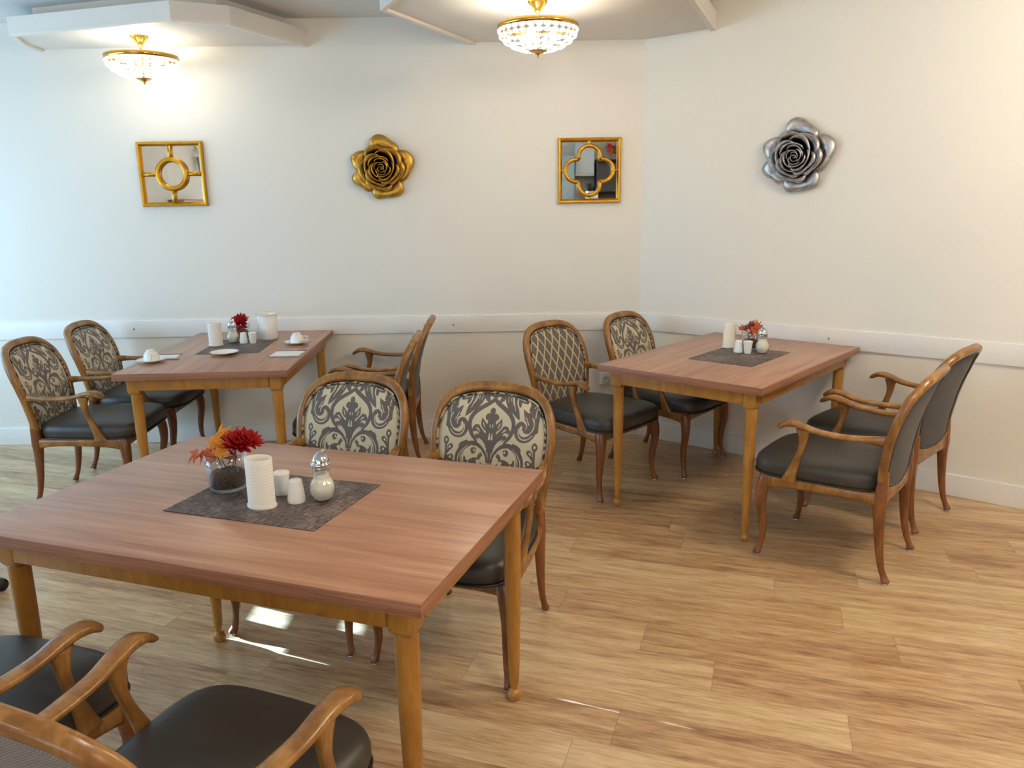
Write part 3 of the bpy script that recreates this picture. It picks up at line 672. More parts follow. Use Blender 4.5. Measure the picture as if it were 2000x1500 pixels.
def make_chair():
    t = thing('armchair', '', 'chair')
    for front in (True, False):
        for s in (-1, 1):
            lg = obj('leg', leg_bm(s, front), MCHD, t); obj('glide', glide_bm(s, front), MCHROME, lg)
    bm = bmesh.new()
    for s in (-1, 1):
        loft(bm, [(np.array([s * .240, -.225, .350]), X_, Z_, .016, .030), (np.array([s * .243, -.15, .358]), X_, Z_, .0135, .022), (np.array([s * .235, 0, .362]), X_, Z_, .0135, .019), (np.array([s * .212, .15, .358]), X_, Z_, .0135, .021), (np.array([s * .198, .22, .348]), X_, Z_, .016, .032)], 10, 3.2, 5, cap=0)
    loft(bm, [(np.array([x, y, z]), Y_, Z_, .0135, h) for x, y, z, h in ((-.235, -.236, .349, .03), (-.15, -.252, .358, .021), (0, -.262, .360, .018), (.15, -.252, .358, .021), (.235, -.236, .349, .03))], 10, 3.2, 5, cap=0)
    loft(bm, [(np.array([x, y, z]), Y_, Z_, .013, h) for x, y, z, h in ((-.198, .224, .346, .03), (-.1, .232, .352, .021), (0, .234, .353, .019), (.1, .232, .352, .021), (.198, .224, .346, .03))], 10, 3.2, 5, cap=0)
    obj('seat_frame', bm, MCH, t)
    obj('back_frame', frame_bm(), MCH, t)
    st = obj('seat', seat_bm(), MLEATH, t)
    bm = bmesh.new(); tube(bm, [(x * 1.006, -.035 + (y + .035) * 1.006, .382) for x, y in seat_outline(64)], .0045, 6, True, 1); obj('piping', bm, MPIPE, st)
    me = upholstery(True, pat=True); me.materials.append(MDAM); br = bpy.data.objects.new('backrest', me); C.objects.link(br); br.parent = t
    pts = []
    for z in np.linspace(ZB_, ZT_, 22)[1:-1]: pts.append((halfw(z), z))
    loopp = [(0, ZB_)] + pts + [(0, ZT_)] + [(-x, z) for x, z in pts[::-1]]
    bm = bmesh.new(); tube(bm, [(x * 1.0, backy(z, x) - .016, z) for x, z in loopp], .0042, 6, True, 2); obj('edge_cord', bm, MCORD, br)
    me = upholstery(False, 40, 50); me.materials.append(MVELV); bp = bpy.data.objects.new('back_panel', me); C.objects.link(bp); bp.parent = t
    bm = bmesh.new(); tube(bm, [(x * 1.0, backy(z, x) + .015, z) for x, z in loopp], .0036, 6, True, 2); obj('back_piping', bm, MVELV, bp)
    for s in (-1, 1):
        bm = bmesh.new()
        A = [(.270, -.186, .610, .012, .008), (.272, -.173, .617, .021, .013), (.272, -.150, .629, .0265, .0135), (.268, -.12, .632, .0255, .0135), (.263, -.08, .624, .0245, .0130), (.256, -.02, .608, .0235, .011), (.245, .07, .601, .023, .011), (.233, .15, .603, .020, .013), (.222, .21, .604, .016, .019), (.214, .243, .595, .014, .030)]
        loft(bm, [(np.array([s * x, y, z]), X_ * s + Y_ * .2, Z_, a, b) for x, y, z, a, b in A], 14, 2.6, 5, cap=.7)
        ar = obj('armrest', bm, MCH, t)
        bm = bmesh.new()
        Q = [(.250, -.135, .372, .014, .034), (.252, -.128, .40, .0135, .026), (.256, -.112, .45, .013, .0185), (.260, -.094, .50, .0125, .0145), (.263, -.082, .545, .0125, .015), (.265, -.080, .585, .014, .021), (.265, -.082, .61, .015, .030)]
        loft(bm, [(np.array([s * x, y, z]), X_, Y_, a, b) for x, y, z, a, b in Q], 12, 2.8, 5, cap=0)
        obj('arm_support', bm, MCH, ar)
    return t
def rz_of(fx, fy): return math.atan2(fy, fx) + PI / 2      # front -Y turned to face (fx, fy)
ch0 = make_chair()
D2 = math.radians
CH = [  # name, x, y, facing degrees, label
    ('AF2', -.170, 2.582, -110.0, 'damask armchair behind the near table, right of its pair, its arm past the table corner'),
    ('AF1', -.732, 2.795, -108.6, 'damask armchair behind the near table, left of its pair'),
    ('AN1', -1.268, 1.545, 71, 'armchair at the lower left edge, only its seat and one arm in view'),
    ('AN2', -.634, 1.302, 66.5, 'armchair closest to the viewer, its ribbed grey back cut by the bottom edge'),
    ('BL1', -2.28, 4.157, 2, 'damask armchair at the far left, nearest the left edge of the picture'),
    ('BL2', -2.30, 4.78, 2, 'damask armchair at the back left table, behind the leftmost chair'),
    ('BR1', -.85, 4.14, 182, 'armchair right of the back left table, nearer of the two, mostly behind a damask chair'),
    ('BR2', -.83, 4.74, 182, 'armchair right of the back left table, closest to the rail wall'),
    ('CL1', .446, 4.222, -45, 'armchair with beige diamond lattice backrest, left of the corner table'),
    ('CL2', .935, 4.576, -40.5, 'damask armchair in the room corner, behind the diamond lattice one'),
    ('CR1', 1.430, 3.260, 140.5, 'armchair right of the corner table in full view, its dark grey back turned to us'),
    ('CR2', 1.84, 3.75, 133, 'armchair farthest right, closest to the right wall'),
]
chairs = {}
for i, (k, x, y, a, lb) in enumerate(CH):
    rz = D2(a) + PI / 2
    if i == 0: o = ch0; o.location = (x, y, 0); o.rotation_euler = (0, 0, rz); o['label'] = lb; o['group'] = 'upholstered armchairs'
    else: o = dup(ch0, (x, y, 0), rz, lb)
    chairs[k] = o
def kid(o, nm): return [c for c in o.children if c.name.split('.')[0] == nm][0]
me = upholstery(True, 30, 40); me.materials.append(MDIA); q = kid(chairs['CL1'], 'backrest'); q.data = me; q['label'] = 'backrest in grey brown fabric with a beige diamond lattice'
for k in ('AN2',):
    q = kid(chairs[k], 'back_panel'); me = q.data.copy(); me.materials.clear(); me.materials.append(MRIB); q.data = me; q['label'] = 'light grey ribbed back panel'
    for c in q.children: m2 = c.data.copy(); m2.materials.clear(); m2.materials.append(MRIB); c.data = m2

# ------------------------------------------------------------------ tableware
TZ = TH
def mat_mesh(label, x, y, rz, sx=.468, sy=.345):
    o = obj('place_mat', B((-sx / 2, sx / 2, -sy / 2, sy / 2, 0, .0018)), MMAT, smooth=False); o.location = (x, y, TZ + .0002); o.rotation_euler = (0, 0, rz)
    return tag(o, label, 'place mat', 'woven centre mats')
def matmat():
    t = NT('woven_vinyl'); a = t.noise(t.coord('Object', (24, 260, 1)), 1.2, 3, .7); b = t.noise(t.coord('Object', (260, 24, 1)), 1.2, 3, .7); n = t.noise(t.coord(), 7, 3)
    f = t.math('ADD', t.math('MULTIPLY', t.math('ADD', a, b), .4), t.math('MULTIPLY', n, .2)); t.bump(f, .5, .001)
    return t.out(t.ramp(f, [(.42, lin(40, 32, 33)), (.5, lin(82, 70, 67)), (.58, lin(150, 132, 122))]), .6)
MMAT = matmat()
mat_mesh('dark woven mat on the nearest table', -.664, 2.066, TA[2])
mat_mesh('dark woven mat on the back left table set with cups', -1.597, 4.535, TB[2] + .02)
mat_mesh('dark woven mat on the corner table', 1.185, 4.0, TC[2])
def dots_mat():
    t = NT('pierced_bisque'); tc = t.n('ShaderNodeTexCoord'); sp = t.n('ShaderNodeSeparateXYZ'); t.l(tc.outputs['Object'], sp.inputs[0])
    ang = t.math('ARCTAN2', sp.outputs[1], sp.outputs[0])
    # dots set on swinging arcs
    vv = t.math('ADD', t.math('MULTIPLY', sp.outputs[2], 118), t.math('MULTIPLY', t.math('COSINE', t.math('MULTIPLY', ang, 2)), 2.2)); uu = t.math('MULTIPLY', ang, 40 / (2 * PI))
    fu = t.math('SUBTRACT', t.math('FRACT', t.math('ADD', uu, 100)), .5); fv = t.math('SUBTRACT', t.math('FRACT', vv), .5)
    d = t.math('SQRT', t.math('ADD', t.math('MULTIPLY', fu, fu), t.math('MULTIPLY', fv, fv)))
    hole = t.math('LESS_THAN', d, .24); band = t.math('MULTIPLY', t.math('GREATER_THAN', sp.outputs[2], .014), t.math('LESS_THAN', sp.outputs[2], .125))
    hole = t.math('MULTIPLY', hole, band)
    t.bump(t.math('SUBTRACT', 1, hole), .6, .002)
    return t.out(t.mix(t.math('MULTIPLY', hole, .45), lin(232, 226, 212), lin(160, 150, 134)), .55)
MDOT = dots_mat()
def holder(label, x, y, s=1.0, ax=1.0, rz=0):
    o = obj('tealight_holder', L([(.001, .008), (.036, .008), (.036, .137), (.0375, .139), (.039, .137), (.039, .012), (.0425, .008), (.0425, .002), (.041, .0), (.001, .0)][::-1], 44, close_top=False, close_bot=False, ay=.72), MDOT)
    o.location = (x, y, TZ + .002); o.scale = (s, s, s); o.rotation_euler = (0, 0, rz); return tag(o, label, 'candle holder', 'pierced white porcelain holders')
def shaker(label, x, y, wide_top):
    pr = [(.015, 0), (.018, .002), (.021, .03), (.0245, .058), (.0235, .065), (.014, .068), (.001, .0685)] if wide_top else [(.022, 0), (.0245, .003), (.0235, .02), (.0185, .056), (.0165, .063), (.010, .066), (.001, .0665)]
    o = thing('shaker', label, 'shaker', (x, y, TZ + .002), 0, 'white porcelain shakers'); obj('body', L(smoothprof(pr, 4), 28), MPORC, o)
    bm = bmesh.new()
    for k in range(3): lathe(bm, [(.0012, .0), (.0012, .0008)], 8, c=(.005 * math.cos(k * 2.1), .005 * math.sin(k * 2.1), pr[-1][1] - .0003))
    obj('hole', bm, plain('shaker_hole', lin(60, 56, 50), .8), o); return o
def glass_mat():
    t = NT('clear_glass'); t.out((1, 1, 1, 1), .02, 0, IOR=1.45); t.b.inputs['Transmission Weight'].default_value = 1
    lp = t.n('ShaderNodeMixShader'); tr = t.n('ShaderNodeBsdfTransparent'); fr = t.n('ShaderNodeLayerWeight'); fr.inputs[0].default_value = .35
    g = t.n('ShaderNodeBsdfGlossy'); g.inputs['Roughness'].default_value = .03
    f = t.math('MULTIPLY', fr.outputs['Facing'], .42); f = t.math('ADD', f, .05)
    t.l(f, lp.inputs[0]); t.l(tr.outputs[0], lp.inputs[1]); t.l(g.outputs[0], lp.inputs[2]); tr.inputs[0].default_value = (.96, .98, .97, 1)
    t.l(lp.outputs[0], t.t.nodes['Material Output'].inputs[0]); return t.m
MGL = glass_mat()
MSUG = plain('sugar', lin(240, 232, 212), .9, 0, .04, 300)
def sugar(label, x, y):
    o = thing('sugar_pourer', label, 'sugar pourer', (x, y, TZ + .002), .6, 'glass sugar pourers')
    pr = smoothprof([(.021, 0), (.0255, .004), (.0325, .018), (.0355, .032), (.033, .046), (.026, .058), (.0225, .066), (.0225, .094)], 4)
    obj('glass_body', L(pr, 72, flute=.014, nf=24), MGL, o)
    obj('sugar', L([(r * .93, z + .003) for r, z in pr if z < .075], 32), MSUG, o)
    cp = obj('cap', L(smoothprof([(.0235, .09), (.0255, .091), (.0255, .102), (.0275, .104), (.0265, .107), (.024, .110), (.0225, .118), (.0165, .128), (.0075, .136), (.003, .139)], 3), 32), MCHROME, o)
    bm = bmesh.new(); tube(bm, [(.004, 0, .118), (.008, 0, .132), (.013, 0, .143)], [.009, .0065, .0045], 12); obj('spout', bm, MCHROME, cp); return o
MLEAFY = plain('yellow_leaf', lin(226, 150, 30), .6, 0, .25, 40); MLEAFO = plain('orange_leaf', lin(208, 92, 30), .6, 0, .25, 40); MRED = plain('red_petal', lin(196, 12, 20), .6, 0, .2, 30)
MLEAFG = plain('olive_leaf', lin(120, 124, 40), .6, 0, .2, 30); MDRED = plain('dark_red_leaf', lin(120, 24, 22), .6, 0, .2, 30); MSTEM = plain('brown_stem', lin(70, 48, 30), .7)
def soilm(name, a, b):
    t = NT(name); v = t.n('ShaderNodeTexVoronoi'); t.l(t.coord(), v.inputs['Vector']); v.inputs['Scale'].default_value = 260; t.bump(v.outputs['Distance'], .9, .004)
    return t.out(t.mix(v.outputs['Distance'], b, a), .9)
MSOIL = soilm('dark_granules', lin(44, 32, 24), lin(98, 74, 54)); MMOSS = soilm('dry_moss', lin(110, 96, 50), lin(158, 142, 84))
LOBES = [(0, .28), (12, .45), (20, .95), (34, .42), (48, .52), (62, 1.0), (76, .5), (84, .62), (90, 1.12), (96, .62), (104, .5), (118, 1.0), (132, .52), (146, .42), (160, .95), (168, .45), (180, .28), (225, .22), (270, .16), (315, .22)]
def leaf(par, c, nrm, s, mat, spin=0, bend=.3):
    s *= 1.35
    bm = bmesh.new(); N = Vector(nrm).normalized(); A = N.orthogonal().normalized(); A = Matrix.Rotation(spin, 3, N) @ A; Bv = N.cross(A)
    c0 = bm.verts.new(Vector(c)); V = []
    for a, r in LOBES:
        th = math.radians(a); p = Vector(c) + (A * math.cos(th) + Bv * math.sin(th)) * r * s + N * (-bend * s * r * r * .5 + .06 * s * math.sin(th * 5)); V.append(bm.verts.new(p))
    for i in range(len(V)): bm.faces.new((c0, V[i], V[(i + 1) % len(V)]))
    o = obj('leaf', bm, mat, par, smooth=False); m = o.modifiers.new('s', 'SOLIDIFY'); m.thickness = .0006
def flower(par, c, nrm, s, mat):
    bm = bmesh.new(); N = Vector(nrm).normalized(); A = N.orthogonal().normalized(); Bv = N.cross(A); r = random.Random(2)
    for ring, (n, ln, el) in enumerate(((13, 1.0, .25), (12, .92, .55), (11, .8, .9), (8, .6, 1.15), (6, .4, 1.4))):
        for k in range(n):
            th = 2 * PI * (k + ring * .5) / n + r.uniform(-.08, .08); R = A * math.cos(th) + Bv * math.sin(th); T = N.cross(R); e = el + r.uniform(-.12, .12); l = s * ln * r.uniform(.88, 1.1)
            d = R * math.cos(e) + N * math.sin(e); w_ = l * .17; up_ = N * math.cos(e) - R * math.sin(e); b = Vector(c) + R * .004
            pv = [b, b + d * l * .45 + T * w_ + up_ * l * .06, b + d * l * .45 - up_ * l * .05, b + d * l * .45 - T * w_ + up_ * l * .06, b + d * l + up_ * l * .10, b + d * l * .75 + T * w_ * .8 + up_ * l * .07, b + d * l * .75 - T * w_ * .8 + up_ * l * .07, b + d * l * .75 - up_ * l * .02]
            v = [bm.verts.new(p) for p in pv]
            for f in ((0, 1, 2), (0, 2, 3), (1, 5, 7, 2), (2, 7, 6, 3), (5, 4, 7), (7, 4, 6)): bm.faces.new([v[i] for i in f])
    o = obj('flower', bm, mat, par, smooth=False); m = o.modifiers.new('s', 'SOLIDIFY'); m.thickness = .0008
def arrangement(label, x, y, kind, s=1.0):
    o = thing('flower_glass', label, 'table decoration', (x, y, TZ + .002), 0, 'autumn flower glasses')
    pr = [(.001, .001), (.044, .001), (.047, .003), (.049, .012), (.054, .06), (.0575, .103), (.0555, .103), (.052, .06), (.047, .014), (.043, .009), (.001, .008)]
    obj('glass_vase', L([(r * s, z * s) for r, z in pr], 48, close_bot=False, close_top=False), MGL, o)
    fh = .048 if kind != 'B' else .06
    bm = L(smoothprof([(.041 * s, .0095 * s), (.0445 * s, .014 * s), (.046 * s, fh * .6 * s), (.042 * s, fh * .92 * s), (.026 * s, fh * 1.1 * s), (.001, fh * 1.12 * s)], 5), 40)
    rr = random.Random(9)
    for v in bm.verts: v.co += Vector((rr.uniform(-1, 1), rr.uniform(-1, 1), rr.uniform(-1, 1))) * .0012
    obj('granules', bm, MMOSS if kind == 'B' else MSOIL, o)
    bm = bmesh.new()
    for a, b in (((-.01, 0, .045), (-.02, -.01, .10)), ((.012, 0, .045), (.03, 0, .12)), ((.0, .01, .04), (-.035, .01, .115)), ((.02, -.01, .045), (.034, -.02, .09))):
        tube(bm, [tuple(q * s for q in a), tuple(q * s for q in b)], .0015, 5)
    obj('stem', bm, MSTEM, o)
    f = lambda *p: tuple(q * s for q in p)
    if kind == 'A':
        flower(o, f(.038, 0, .118), (.25, -.35, 1), .051 * s, MRED); flower(o, f(.062, .005, .125), (.6, -.1, .9), .038 * s, MRED)
        leaf(o, f(-.028, -.006, .135), (-.1, -1, .35), .042 * s, MLEAFY, 0.2); leaf(o, f(-.02, .014, .142), (-.3, -.8, .7), .036 * s, MLEAFY, 1.0); leaf(o, f(-.004, -.014, .12), (.1, -1, .8), .030 * s, MLEAFO, 2.0)
        leaf(o, f(-.05, -.01, .108), (-.4, -.5, 1), .034 * s, MLEAFO, 2.6); leaf(o, f(-.018, -.034, .094), (0, -1, .3), .026 * s, MLEAFO, 3.6); leaf(o, f(-.012, -.03, .108), (0, -.7, .9), .032 * s, MLEAFY, 4.2)
        leaf(o, f(.034, -.03, .094), (.1, -1, .4), .024 * s, MDRED, 3.4); leaf(o, f(-.072, -.012, .108), (-.5, -.6, .8), .028 * s, MLEAFO, 1.6)
    elif kind == 'B':
        flower(o, f(.0, 0, .115), (.05, -.5, 1), .060 * s, MRED); flower(o, f(.012, -.03, .10), (.1, -1, .2), .048 * s, MRED); leaf(o, f(-.045, -.01, .125), (-.2, -1, .6), .032 * s, MLEAFY, .3); leaf(o, f(-.055, -.01, .112), (-.2, -1, .4), .024 * s, MLEAFO, 1.3)
    else:
        leaf(o, f(.0, -.02, .115), (.1, -1, .5), .045 * s, MLEAFO, .3); leaf(o, f(.026, -.01, .125), (.3, -1, .6), .040 * s, MLEAFO, 1.5); leaf(o, f(.015, -.02, .09), (.1, -1, .2), .036 * s, MLEAFO, 3.3)
        leaf(o, f(.04, 0, .12), (.6, -.8, .6), .036 * s, MDRED, 2.2); leaf(o, f(-.02, .0, .128), (-.2, -1, .5), .034 * s, MDRED, .7); leaf(o, f(.0, .01, .145), (0, -1, .4), .032 * s, MLEAFG, .1)
        leaf(o, f(-.045, 0, .112), (-.4, -.9, .6), .030 * s, MDRED, 1.4); leaf(o, f(-.066, 0, .112), (-.5, -.8, .4), .024 * s, MLEAFO, 1.7); leaf(o, f(.02, -.02, .105), (.1, -1, .3), .03 * s, MDRED, 4.2)
    return o
# nearest table
arrangement('glass of dark granules with a red flower and yellow leaves, on the nearest table', -.822, 2.145, 'A', 1.08)
holder('pierced white porcelain holder on the nearest table', -.680, 1.996, 1.0, rz=-.3)
shaker('white shaker flaring upwards, behind its mate on the nearest table', -.652, 2.087, True)
shaker('white shaker narrowing upwards, in front on the nearest table', -.595, 2.027, False)
sugar('glass sugar pourer with chrome spout on the nearest table', -.526, 2.04)
# back left table
arrangement('glass of pale moss with a red flower, on the back left table', -1.655, 4.77, 'B', .95)
holder('plain looking white porcelain holder on the back left table, next to the mat edge', -1.737, 4.56, .98, rz=.2)
sugar('glass sugar pourer with chrome spout on the back left table', -1.668, 4.655)
shaker('white shaker beside the sugar pourer on the back left table, left of its pair', -1.597, 4.63, False)
shaker('white shaker in front of the white pail on the back left table', -1.540, 4.625, True)
o = thing('white_pail', 'tall round white container on the back left table, next to the red flower', 'container', (-1.495, 4.785, TZ + .002))
obj('body', L([(.056, 0), (.0585, .003), (.060, .15), (.057, .15), (.054, .006), (.001, .005)], 40, close_top=False), MPORC, o)
bm = bmesh.new(); tube(bm, [(.0605 * math.cos(a), .0605 * math.sin(a), .151) for a in np.linspace(0, 2 * PI, 25)[:-1]], .0032, 8, True, 1); obj('rim', bm, MPORC, o)
def saucer(par=None, r=.072): 
    return obj('saucer', L(smoothprof([(.001, .004), (.02, .004), (.024, 0), (.03, .001), (.05, .008), (r, .016), (r - .001, .0185), (.05, .0115), (.03, .0065), (.001, .006)], 3), 48, close_bot=False, close_top=False), MPORC, par)
def place(label_s, label_c, x, y, rz):
    s = saucer(None); s.location = (x, y, TZ); tag(s, label_s, 'saucer', 'white saucers under upturned cups'); s.rotation_euler = (0, 0, rz)
    c = thing('coffee_cup', label_c, 'cup', (x, y, TZ + .0125), rz, 'upturned white cups')
    obj('bowl', L(smoothprof([(.040, 0), (.0425, .001), (.0405, .012), (.036, .032), (.026, .046), (.022, .050), (.0225, .055), (.018, .055), (.017, .050), (.001, .050)], 4), 40, close_bot=False, close_top=False), MPORC, c)
    bm = bmesh.new(); tube(bm, [(.037, 0, .012), (.052, 0, .010), (.061, 0, .02), (.056, 0, .034), (.036, 0, .034)], .0038, 8); obj('handle', bm, MPORC, c)
    return s
place('white saucer on the left end of the back left table', 'upturned white cup on the left end of the back left table', -1.905, 4.085, -1.2)
place('white saucer on the right side of the back left table', 'upturned white cup on the right side of the back left table', -1.264, 4.575, .1)
o = saucer(None, .074); o.name = 'side_plate'; o.location = (-1.587, 4.275, TZ); tag(o, 'empty white plate at the front of the back left table', 'plate')
def cutlery(kind, label, a, b, z=TZ + .0025):
    d = Vector((b[0] - a[0], b[1] - a[1], 0)); ln = d.length; rz = math.atan2(d.y, d.x); bm = bmesh.new(); t = .0012
    def strip(pts):
        V = [[bm.verts.new((x, sx * w_, zz)) for sx, zz in ((-1, -t), (1, -t), (1, t), (-1, t))] for x, w_ in pts]
        for p, q in zip(V, V[1:]):
            for j in range(4): bm.faces.new((p[j], p[(j + 1) % 4], q[(j + 1) % 4], q[j]))
        bm.faces.new(V[0][::-1]); bm.faces.new(V[-1])
    if kind == 'knife': strip([(0, .005), (ln * .1, .0065), (ln * .45, .005), (ln * .5, .004), (ln * .52, .008), (ln * .8, .009), (ln * .97, .005), (ln, .001)])
    elif kind == 'fork':
        strip([(0, .006), (ln * .1, .007), (ln * .5, .003), (ln * .68, .003), (ln * .74, .010), (ln * .8, .011)])
        for k in range(4):
            o_ = -.009 + k * .006; V = [[bm.verts.new((x, o_ + s_ * .0016, zz)) for s_, zz in ((-1, -t), (1, -t), (1, t), (-1, t))] for x in (ln * .795, ln)]
            for j in range(4): bm.faces.new((V[0][j], V[0][(j + 1) % 4], V[1][(j + 1) % 4], V[1][j]))
            bm.faces.new(V[1])
    else: strip([(0, .004), (ln * .1, .005), (ln * .5, .0025), (ln * .68, .003), (ln * .78, .010), (ln * .9, .012), (ln * .98, .008), (ln, .002)])
    o = obj(kind, bm, MSTEEL, smooth=False); o.location = (a[0], a[1], z); o.rotation_euler = (0, 0, rz); return tag(o, label, 'cutlery', 'steel cutlery on the back left table')
MNAP = plain('paper_napkin', lin(242, 238, 234), .9, 0, .02)
def napkin(label, pts):
    bm = bmesh.new(); prism(bm, [(x, y) for x, y in pts], 0, .003); prism(bm, [(x * .97 + pts[0][0] * .03, y * .97 + pts[0][1] * .03) for x, y in pts], .0031, .005)
    o = obj('paper_napkin', bm, MNAP, smooth=False); o.location = (0, 0, TZ + .0003); return tag(o, label, 'napkin', 'folded paper napkins')
napkin('folded white napkin by the upturned cup at the left of the back left table', [(-1.955, 4.18), (-1.82, 4.186), (-1.833, 4.276), (-1.968, 4.27)])
napkin('folded white napkin at the right edge of the back left table', [(-1.314, 4.195), (-1.158, 4.20), (-1.155, 4.330), (-1.311, 4.325)])
cutlery('knife', 'steel knife beside the left napkin', (-1.99, 4.305), (-1.83, 4.31)); cutlery('fork', 'steel fork in front of the left napkin', (-1.90, 4.15), (-1.79, 4.155))
cutlery('knife', 'steel knife beside the right napkin', (-1.152, 4.36), (-1.33, 4.357)); cutlery('fork', 'steel fork in front of the right napkin', (-1.14, 4.17), (-1.305, 4.165))
cutlery('teaspoon', 'teaspoon on the saucer of the right cup', (-1.185, 4.575), (-1.245, 4.545), TZ + .0185)
# corner table
arrangement('glass of dark granules with orange and olive leaves, on the corner table', 1.298, 4.19, 'C', .95)
holder('pierced white porcelain holder on the corner table', 1.192, 4.235, .98, rz=.4)
shaker('white shaker narrowing upwards on the corner table, next to the tall holder', 1.200, 4.085, False)
shaker('white shaker flaring upwards on the corner table, between shaker and pourer', 1.240, 4.052, True)
sugar('glass sugar pourer with chrome spout on the corner table', 1.315, 4.05)

# ------------------------------------------------------------------ wheeled chair cut by the left edge
MBLK = plain('black_plastic', lin(22, 22, 24), .4)
t = thing('swivel_chair', 'black wheeled chair, only a caster and its foot in view at the left edge', 'chair', (-2.44, 2.93, 0), 0)
obj('gas_column', L([(.03, .08), (.03, .22), (.02, .22), (.02, .40)], 20), MBLK, t)
for k in range(5):
    a = k * 2 * PI / 5 + .26; bm = bmesh.new(); c, s = math.cos(a), math.sin(a); T = np.array([-s, c, 0])
    loft(bm, [(np.array([0, 0, .10]), T, Z_, .03, .022), (np.array([.15 * c, .15 * s, .095]), T, Z_, .024, .018), (np.array([.30 * c, .30 * s, .078]), T, Z_, .018, .014)], 10, 3, 4); ft = obj('foot', bm, MBLK, t)
    bm = bmesh.new()
    for sd in (-.014, .014):
        b2 = bmesh.new(); bmesh.ops.create_cone(b2, segments=24, radius1=.028, radius2=.026, depth=.02, cap_ends=True)
        bmesh.ops.rotate(b2, verts=b2.verts, matrix=Matrix.Rotation(PI / 2, 3, 'X')); bmesh.ops.translate(b2, verts=b2.verts, vec=(0, sd, 0)); bmesh.ops.rotate(b2, verts=b2.verts, matrix=Matrix.Rotation(a + .9, 3, 'Z'))
        bmesh.ops.translate(b2, verts=b2.verts, vec=(.30 * c, .30 * s, .0285)); me = bpy.data.meshes.new('x'); b2.to_mesh(me); b2.free(); bm.from_mesh(me)
    obj('caster', bm, MBLK, ft)
bm = bmesh.new(); loft(bm, [(np.array([0, 0, .40]), X_, Y_, .17, .17), (np.array([0, 0, .43]), X_, Y_, .205, .205), (np.array([0, 0, .47]), X_, Y_, .21, .21), (np.array([0, 0, .49]), X_, Y_, .20, .20)], 32, 3.5, 3, cap=0); obj('seat', bm, MBLK, t)
bm = bmesh.new(); loft(bm, [(np.array([-.24, 0, .56]), Y_, X_, .18, .02), (np.array([-.26, 0, .70]), Y_, X_, .21, .025), (np.array([-.29, 0, .92]), Y_, X_, .17, .02)], 20, 3.5, 4); bk = obj('backrest', bm, MBLK, t)
bm = bmesh.new(); tube(bm, [(-.10, 0, .41), (-.24, 0, .42), (-.28, 0, .52), (-.27, 0, .62)], .016, 8); obj('back_bracket', bm, MBLK, t)

# ------------------------------------------------------------------ what the two mirrors show of the room behind the viewer
MBLU = plain('pale_blue_lacquer', lin(176, 206, 220), .3); MDK = plain('dark_cupboard', lin(36, 30, 28), .4); MWH = plain('white_lacquer', lin(222, 236, 244), .3)
t = thing('wall_cabinet', 'white wall cabinet, seen in the quatrefoil mirror', 'cabinet', (1.22, YB, 1.95)); obj('body', B((-.16, .14, 0, .33, 0, .5)), MWH, t, smooth=False); obj('door', B((-.155, .135, .332, .35, .03, .49)), MWH, t, smooth=False, bevel=.003)
t = thing('tall_cupboard', 'blue grey tall cupboard, seen in the quatrefoil mirror', 'cupboard', (.86, YB + .01, 0)); obj('body', B((-.3, .18, 0, .42, 0, 2.25)), MBLU, t, smooth=False); obj('door', B((-.29, .17, .422, .44, .1, 2.23)), MBLU, t, smooth=False, bevel=.003)
t = thing('shelf_unit', 'dark shelf unit, seen in the quatrefoil mirror', 'shelf', (1.75, YB, 0))
obj('side_panel', B((-.36, -.34, 0, .4, 0, 2.2)), MDK, t, smooth=False); obj('side_panel', B((.5, .52, 0, .4, 0, 2.2)), MDK, t, smooth=False); obj('back_panel', B((-.34, .5, 0, .02, 0, 2.2)), MDK, t, smooth=False)
for z in (.05, .8, 1.25, 1.7, 2.18): obj('shelf', B((-.34, .5, .02, .39, z, z + .02)), MDK, t, smooth=False)
o = thing('autumn_wreath', 'orange and red leaf bunch on the dark shelf, seen in the mirror', 'decoration', (1.72, YB + .2, 2.2)); rr = random.Random(4)
for k in range(10): leaf(o, (rr.uniform(-.18, .18), rr.uniform(-.05, .08), rr.uniform(.06, .24)), (rr.uniform(-.5, .5), 1, rr.uniform(-.3, .5)), rr.uniform(.06, .1), rnd.choice([MLEAFO, MDRED, MLEAFY, MRED]), rr.uniform(0, 6))
t = thing('sideboard', 'grey sideboard behind the viewer, seen in the quatrefoil mirror', 'sideboard', (1.2, YB + .75, 0)); obj('body', B((-.25, .3, -.2, .2, 0, 1.42)), plain('grey_lacquer', lin(140, 150, 158), .4), t, smooth=False, bevel=.004); obj('top', B((-.27, .32, -.22, .22, 1.421, 1.45)), MDK, t, smooth=False)
t = thing('coffee_machine', 'chrome coffee machine, seen low in the quatrefoil mirror', 'coffee machine', (1.27, YB + .75, 1.45)); obj('body', B((-.1, .1, -.12, .12, 0, .26)), MCHROME, t, smooth=False, bevel=.01); obj('bean_hopper', L([(.05, .26), (.07, .36), (.06, .37)], 20), MBLK, t)
t = obj('wall_shelf', B((XL, XL + .26, -1.15, 0.0, 1.53, 1.56)), MTRIM, smooth=False); tag(t, 'white wall shelf beside the window, seen in the ring mirror', 'shelf')
o = obj('wicker_basket', B((XL + .03, XL + .23, -1.07, -.15, 1.562, 1.66)), wood('wicker', lin(110, 70, 40), lin(160, 112, 70), lin(190, 146, 100), (90, 20, 90)), smooth=False, bevel=.01); tag(o, 'long brown wicker basket on the wall shelf, seen in the ring mirror', 'basket')
t = thing('hanging_vase', 'grey wall vase with dried flowers, seen in the ring mirror', 'vase', (XL + .09, -1.25, 2.02)); obj('body', L(smoothprof([(.02, 0), (.04, .02), (.055, .14), (.07, .22), (.065, .222)], 4), 24), plain('grey_ceramic', lin(150, 160, 170), .4), t)
bm = bmesh.new()
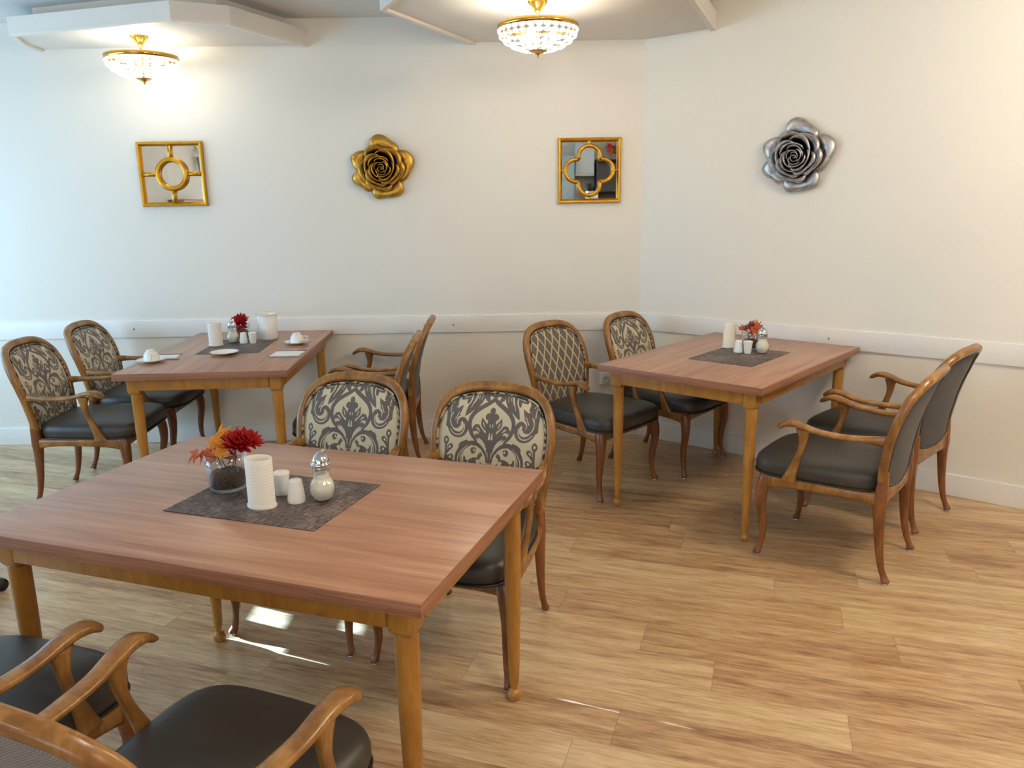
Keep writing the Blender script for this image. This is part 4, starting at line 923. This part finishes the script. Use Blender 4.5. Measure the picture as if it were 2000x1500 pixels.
for k in range(9): tube(bm, [(0, 0, .2), (.05 * math.cos(k), .06 * math.sin(k), .27), (.10 * math.cos(k), .13 * math.sin(k), .34 + .01 * (k % 3))], [.002, .002, .007], 5)
obj('dried_stem', bm, plain('dried_flower', lin(150, 128, 110), .9), t)
# unseen blinds added to block the sun; slots in the far one shape its streaks
MSUNBLOCK = plain('sun_blocking_cloth', lin(226, 224, 216), .9)
SLOTS = [(2.10, 2.20, -2.04, -1.88), (1.968, 2.006, -2.0, -1.76), (1.952, 1.968, -2.0, -1.56), (2.068, 2.086, -.735, -.47), (2.070, 2.092, -.414, -.318), (2.17, 2.24, -1.66, -1.58)]  # slots made up to throw light streaks on the floor
def blind(k, label, slots):
    y0, y1 = WINS[k]; y0 -= .05; y1 += .05; z0, z1 = .3, 2.32; H = []
    ex, ey = SUN_H.x, SUN_H.y; nx, ny = -ey, ex
    for p0, p1, a0, a1 in slots:
        ys_, zs_ = [], []
        for p in (p0, p1):
            for a in (a0, a1):
                t_ = (-XL - .02 + ex * a + nx * p) / ex; ys_.append(ey * a + ny * p - ey * t_); zs_.append(t_ * math.tan(SUN_E))
        yw = (p1 - p0) / ex; yc = sum(ys_) / 4; zh = (a1 - a0) * math.tan(SUN_E); zc_ = sum(zs_) / 4
        H.append((yc - yw / 2, yc + yw / 2, zc_ - zh / 2, zc_ + zh / 2))
    yy = sorted({y0, y1} | {v for h in H for v in h[:2]}); zz = sorted({z0, z1} | {v for h in H for v in h[2:]})
    bs = []
    for a, b in zip(yy, yy[1:]):
        run = None
        for c, d in zip(zz, zz[1:]):
            ym_, zm_ = (a + b) / 2, (c + d) / 2
            if any(h[0] < ym_ < h[1] and h[2] < zm_ < h[3] for h in H):
                if run: bs.append(run)
                run = None
            else: run = (XL + .018, XL + .020, a, b, run[4] if run else c, d)
        if run: bs.append(run)
    t = thing('window_blind', label, 'blind', (0, 0, 0), 0, 'added sun blocking blinds of the left wall')
    obj('cloth', B(*bs), MSUNBLOCK, t, smooth=False)
    bm = bmesh.new(); tube(bm, [(XL + .028, y0, z1 + .02), (XL + .028, y1, z1 + .02)], .024, 12); obj('roller', bm, MTRIM, t)
blind(0, 'added roller blind blocking the sun at the window beside the shelf', [])
blind(1, 'added roller blind blocking the sun at the middle window in the left wall', [])
blind(2, 'added blind with slots shaping the sun streaks, at the window nearest the rail wall', SLOTS)
